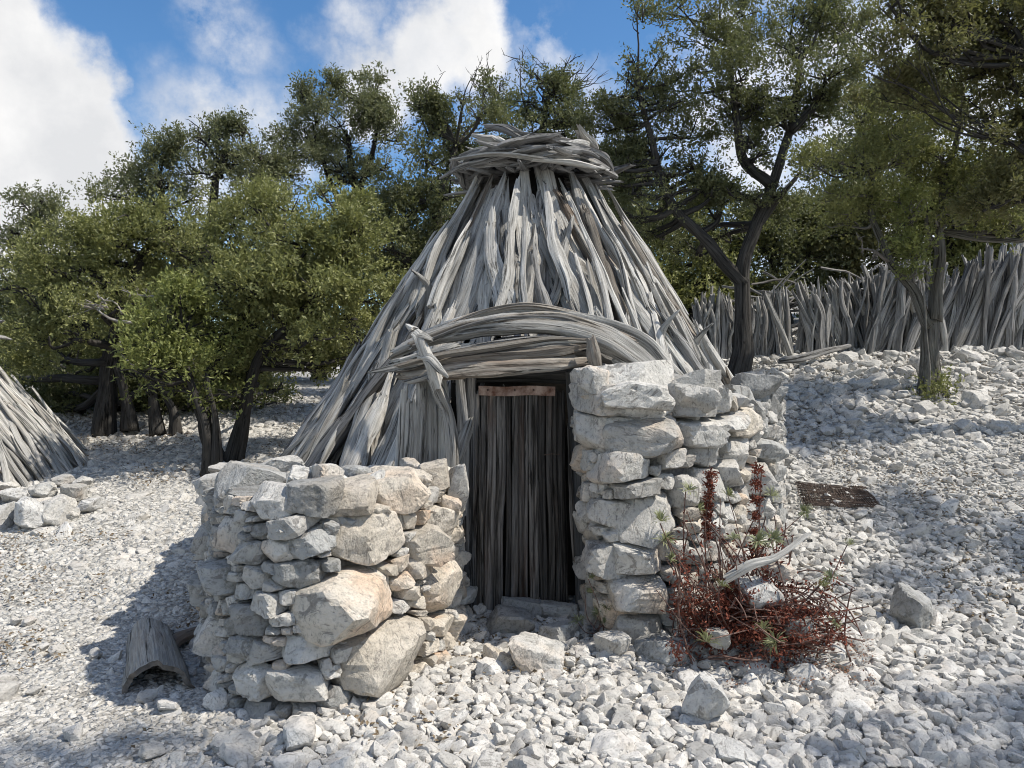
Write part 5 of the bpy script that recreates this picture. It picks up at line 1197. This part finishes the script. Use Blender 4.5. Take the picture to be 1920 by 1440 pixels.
WALL_L = [(-.31, 5.15), (-.42, 4.28), (-.66, 3.86), (-.94, 3.63), (-1.24, 3.66), (-1.5, 3.9), (-1.78, 4.45), (-2.0, 5.0), (-2.2, 5.7), (-2.42, 6.5)]
WALL_R = [(2.62, 7.6), (2.38, 6.8), (2.05, 5.95), (1.60, 5.2), (1.16, 4.76), (.90, 4.60), (.66, 4.52), (.50, 4.60), (.45, 5.3)]
def inside_walls(x, y):
    """true where a wall or a hut stands"""
    k = (x - HX) ** 2 + (y - HY) ** 2 < 1.9 ** 2
    for pl in (WALL_L + [(-1.2, 6.2), (-.31, 5.3)], WALL_R + [(1.2, 6.5)]):
        q = np.array(pl); c = np.zeros(len(x), bool)
        for i in range(len(q)):
            x1, y1 = q[i]; x2, y2 = q[i - 1]
            hit = ((y1 > y) != (y2 > y)) & (x < (x2 - x1) * (y - y1) / (y2 - y1 + 1e-12) + x1); c ^= hit
        k |= c
    k |= (x + 7.3) ** 2 + (y - 8.2) ** 2 < 2.2 ** 2
    return k
def coarse(x, y):
    """0 where the gravel is fine and trodden (left), 1 where it is coarse"""
    n = vnoise(np.stack([x * .9, y * .9, x * 0], 1), 41)
    return np.clip(smooth(-1.5, -.5, x + .35 * n) * (1 - .55 * smooth(5.6, 7.0, y)) + .25 * smooth(8.5, 10.5, y), 0, 1)
def scatter(rng, spacing, y0, y1, margin=.9):
    xs = np.arange(-12, 12, spacing); ys = np.arange(y0, y1, spacing); X, Y = np.meshgrid(xs, ys)
    x = X.ravel() + rng.uniform(-.5, .5, X.size) * spacing; y = Y.ravel() + rng.uniform(-.5, .5, X.size) * spacing
    k = (np.abs(x) < .70 * y + margin) & ~inside_walls(x, y); return x[k], y[k]
def build_gravel():
    rng = np.random.default_rng(77); PX_, PY_, SZ, DZ = [], [], [], []
    def add(x, y, s, dz): PX_.append(x); PY_.append(y); SZ.append(s); DZ.append(dz)
    # small stones between all others
    x, y = scatter(rng, .034, 2.6, 5.2); s = .0165 * rng.lognormal(0, .28, len(x)); add(x, y, s, 0 * x)
    x, y = scatter(rng, .048, 5.2, 8.2); s = .024 * rng.lognormal(0, .28, len(x)); add(x, y, s, 0 * x)
    x, y = scatter(rng, .085, 8.2, 14.5); s = .045 * rng.lognormal(0, .3, len(x)); add(x, y, s, 0 * x)
    # the coarse gravel on top
    x, y = scatter(rng, .056, 2.6, 6.4); c = coarse(x, y); k = rng.random(len(x)) < c * .95 + .03; x, y, c = x[k], y[k], c[k]
    s = (.030 + .008 * c) * rng.lognormal(0, .25, len(x)); add(x, y, s, .012 + 0 * x)
    x, y = scatter(rng, .11, 2.6, 9); c = coarse(x, y); k = rng.random(len(x)) < c * .6 + .03; x, y, c = x[k], y[k], c[k]
    s = .044 * rng.lognormal(0, .25, len(x)); add(x, y, s, .016 + 0 * x)
    x, y = scatter(rng, .16, 6.0, 14); k = rng.random(len(x)) < .45; x, y = x[k], y[k]; s = .058 * rng.lognormal(0, .35, len(x)); add(x, y, s, .015 + 0 * x)
    # rubble along the upper slope at right
    x, y = scatter(rng, .20, 9.2, 12.5); k = (x > 2.2) & (rng.random(len(x)) < .8); x, y = x[k], y[k]; s = .07 * rng.lognormal(0, .35, len(x)); add(x, y, s, .02 + 0 * x)
    x, y = np.concatenate(PX_), np.concatenate(PY_); s = np.concatenate(SZ); z = ground_np(x, y) + np.concatenate(DZ) * coarse(x, y) + s * (.12 - .42 * (1 - np.clip(coarse(x, y) * 1.6, 0, 1)))
    n = len(x); rot = np.stack([rng.normal(scale=.38, size=n), rng.normal(scale=.38, size=n), rng.uniform(0, 6.283, n)], 1)
    o = scatter_obj('gravel', np.stack([x, y, z], 1), rot, s, rng.integers(len(PEB), size=n), scatter_group('pebbles', PEB), M['pebble'])
    tag(o, 'pale crushed limestone gravel covering the whole clearing', 'gravel', None, 'stuff')
    # the largest loose stones, each a piece of the ground
    cnt = 0
    def stone(px_, d, s):
        nonlocal cnt
        x_ = px_; z_ = gz(x_, d) + s * .22 + .012
        if bool(inside_walls(np.array([x_]), np.array([d]))[0]): return
        q = obj('stone', RUB[cnt % 20], None, GROUND, (x_, d, z_)); q.scale = (s, s, s); q.rotation_euler = (rng.normal(scale=.35), rng.normal(scale=.35), rng.uniform(0, 6.28)); cnt += 1
    while cnt < 185:
        d = 3.1 + 2.0 * rng.random() ** 1.3; x_ = rng.uniform(-.68, .72) * d
        if x_ < -1.2 and rng.random() < .8: continue
        stone(x_, d, .052 * rng.lognormal(0, .25))
    while cnt < 215:                                    # rubble at the wall foot and round the shrub
        d = rng.uniform(3.75, 4.4); x_ = rng.choice([rng.uniform(-1.5, -.45), rng.uniform(.9, 2.1)]); stone(x_, d, .062 * rng.lognormal(0, .25))
    while cnt < 298:                                    # rubble on the slope at right
        px = rng.uniform(1480, 1920); d = rng.uniform(8.4, 11.6); stone(PX(px, d), d, .095 * rng.lognormal(0, .3) * (1.15 if px > 1700 else .8))
build_gravel()
def build_litter():
    rng = np.random.default_rng(91); n = 44000
    y = rng.uniform(3.0, 12.5, n); x = rng.uniform(-.72, .72, n) * y
    q = np.stack([x * 1.1, y * 1.1, 0 * x], 1); w = vnoise(q, 71) + .5 * vnoise(q * 2.7, 72) + .35 * smooth(2.0, 4.5, x) + .3 * smooth(7, 9, y) * (x < 0)
    k = (w > .42 + rng.uniform(-.2, .2, n)) & ~inside_walls(x, y); x, y = x[k], y[k]; n = len(x)
    p = np.stack([x, y, ground_np(x, y) + .02 + rng.uniform(0, .035, n)], 1)
    d = rng.normal(size=(n, 3)) * (1, 1, .35); d /= np.linalg.norm(d, axis=1)[:, None]; nn = rng.normal(scale=.4, size=(n, 3)) + (0, 0, 1); nn -= (nn * d).sum(1)[:, None] * d; nn /= np.linalg.norm(nn, axis=1)[:, None]
    ls = .034 * rng.uniform(.5, 1.3, (n, 1)); v, f = diamonds(p, d, nn, ls, ls * .24)
    o = obj('fallen_leaves', mesh_np('fallen_leaves', v, f, False, M['oak_litter'])); tag(o, 'dry brown oak leaves scattered thinly over the gravel', 'fallen leaves', None, 'stuff')
build_litter()
bpy.context.view_layer.update()
print('leaves', LEAVES[0])
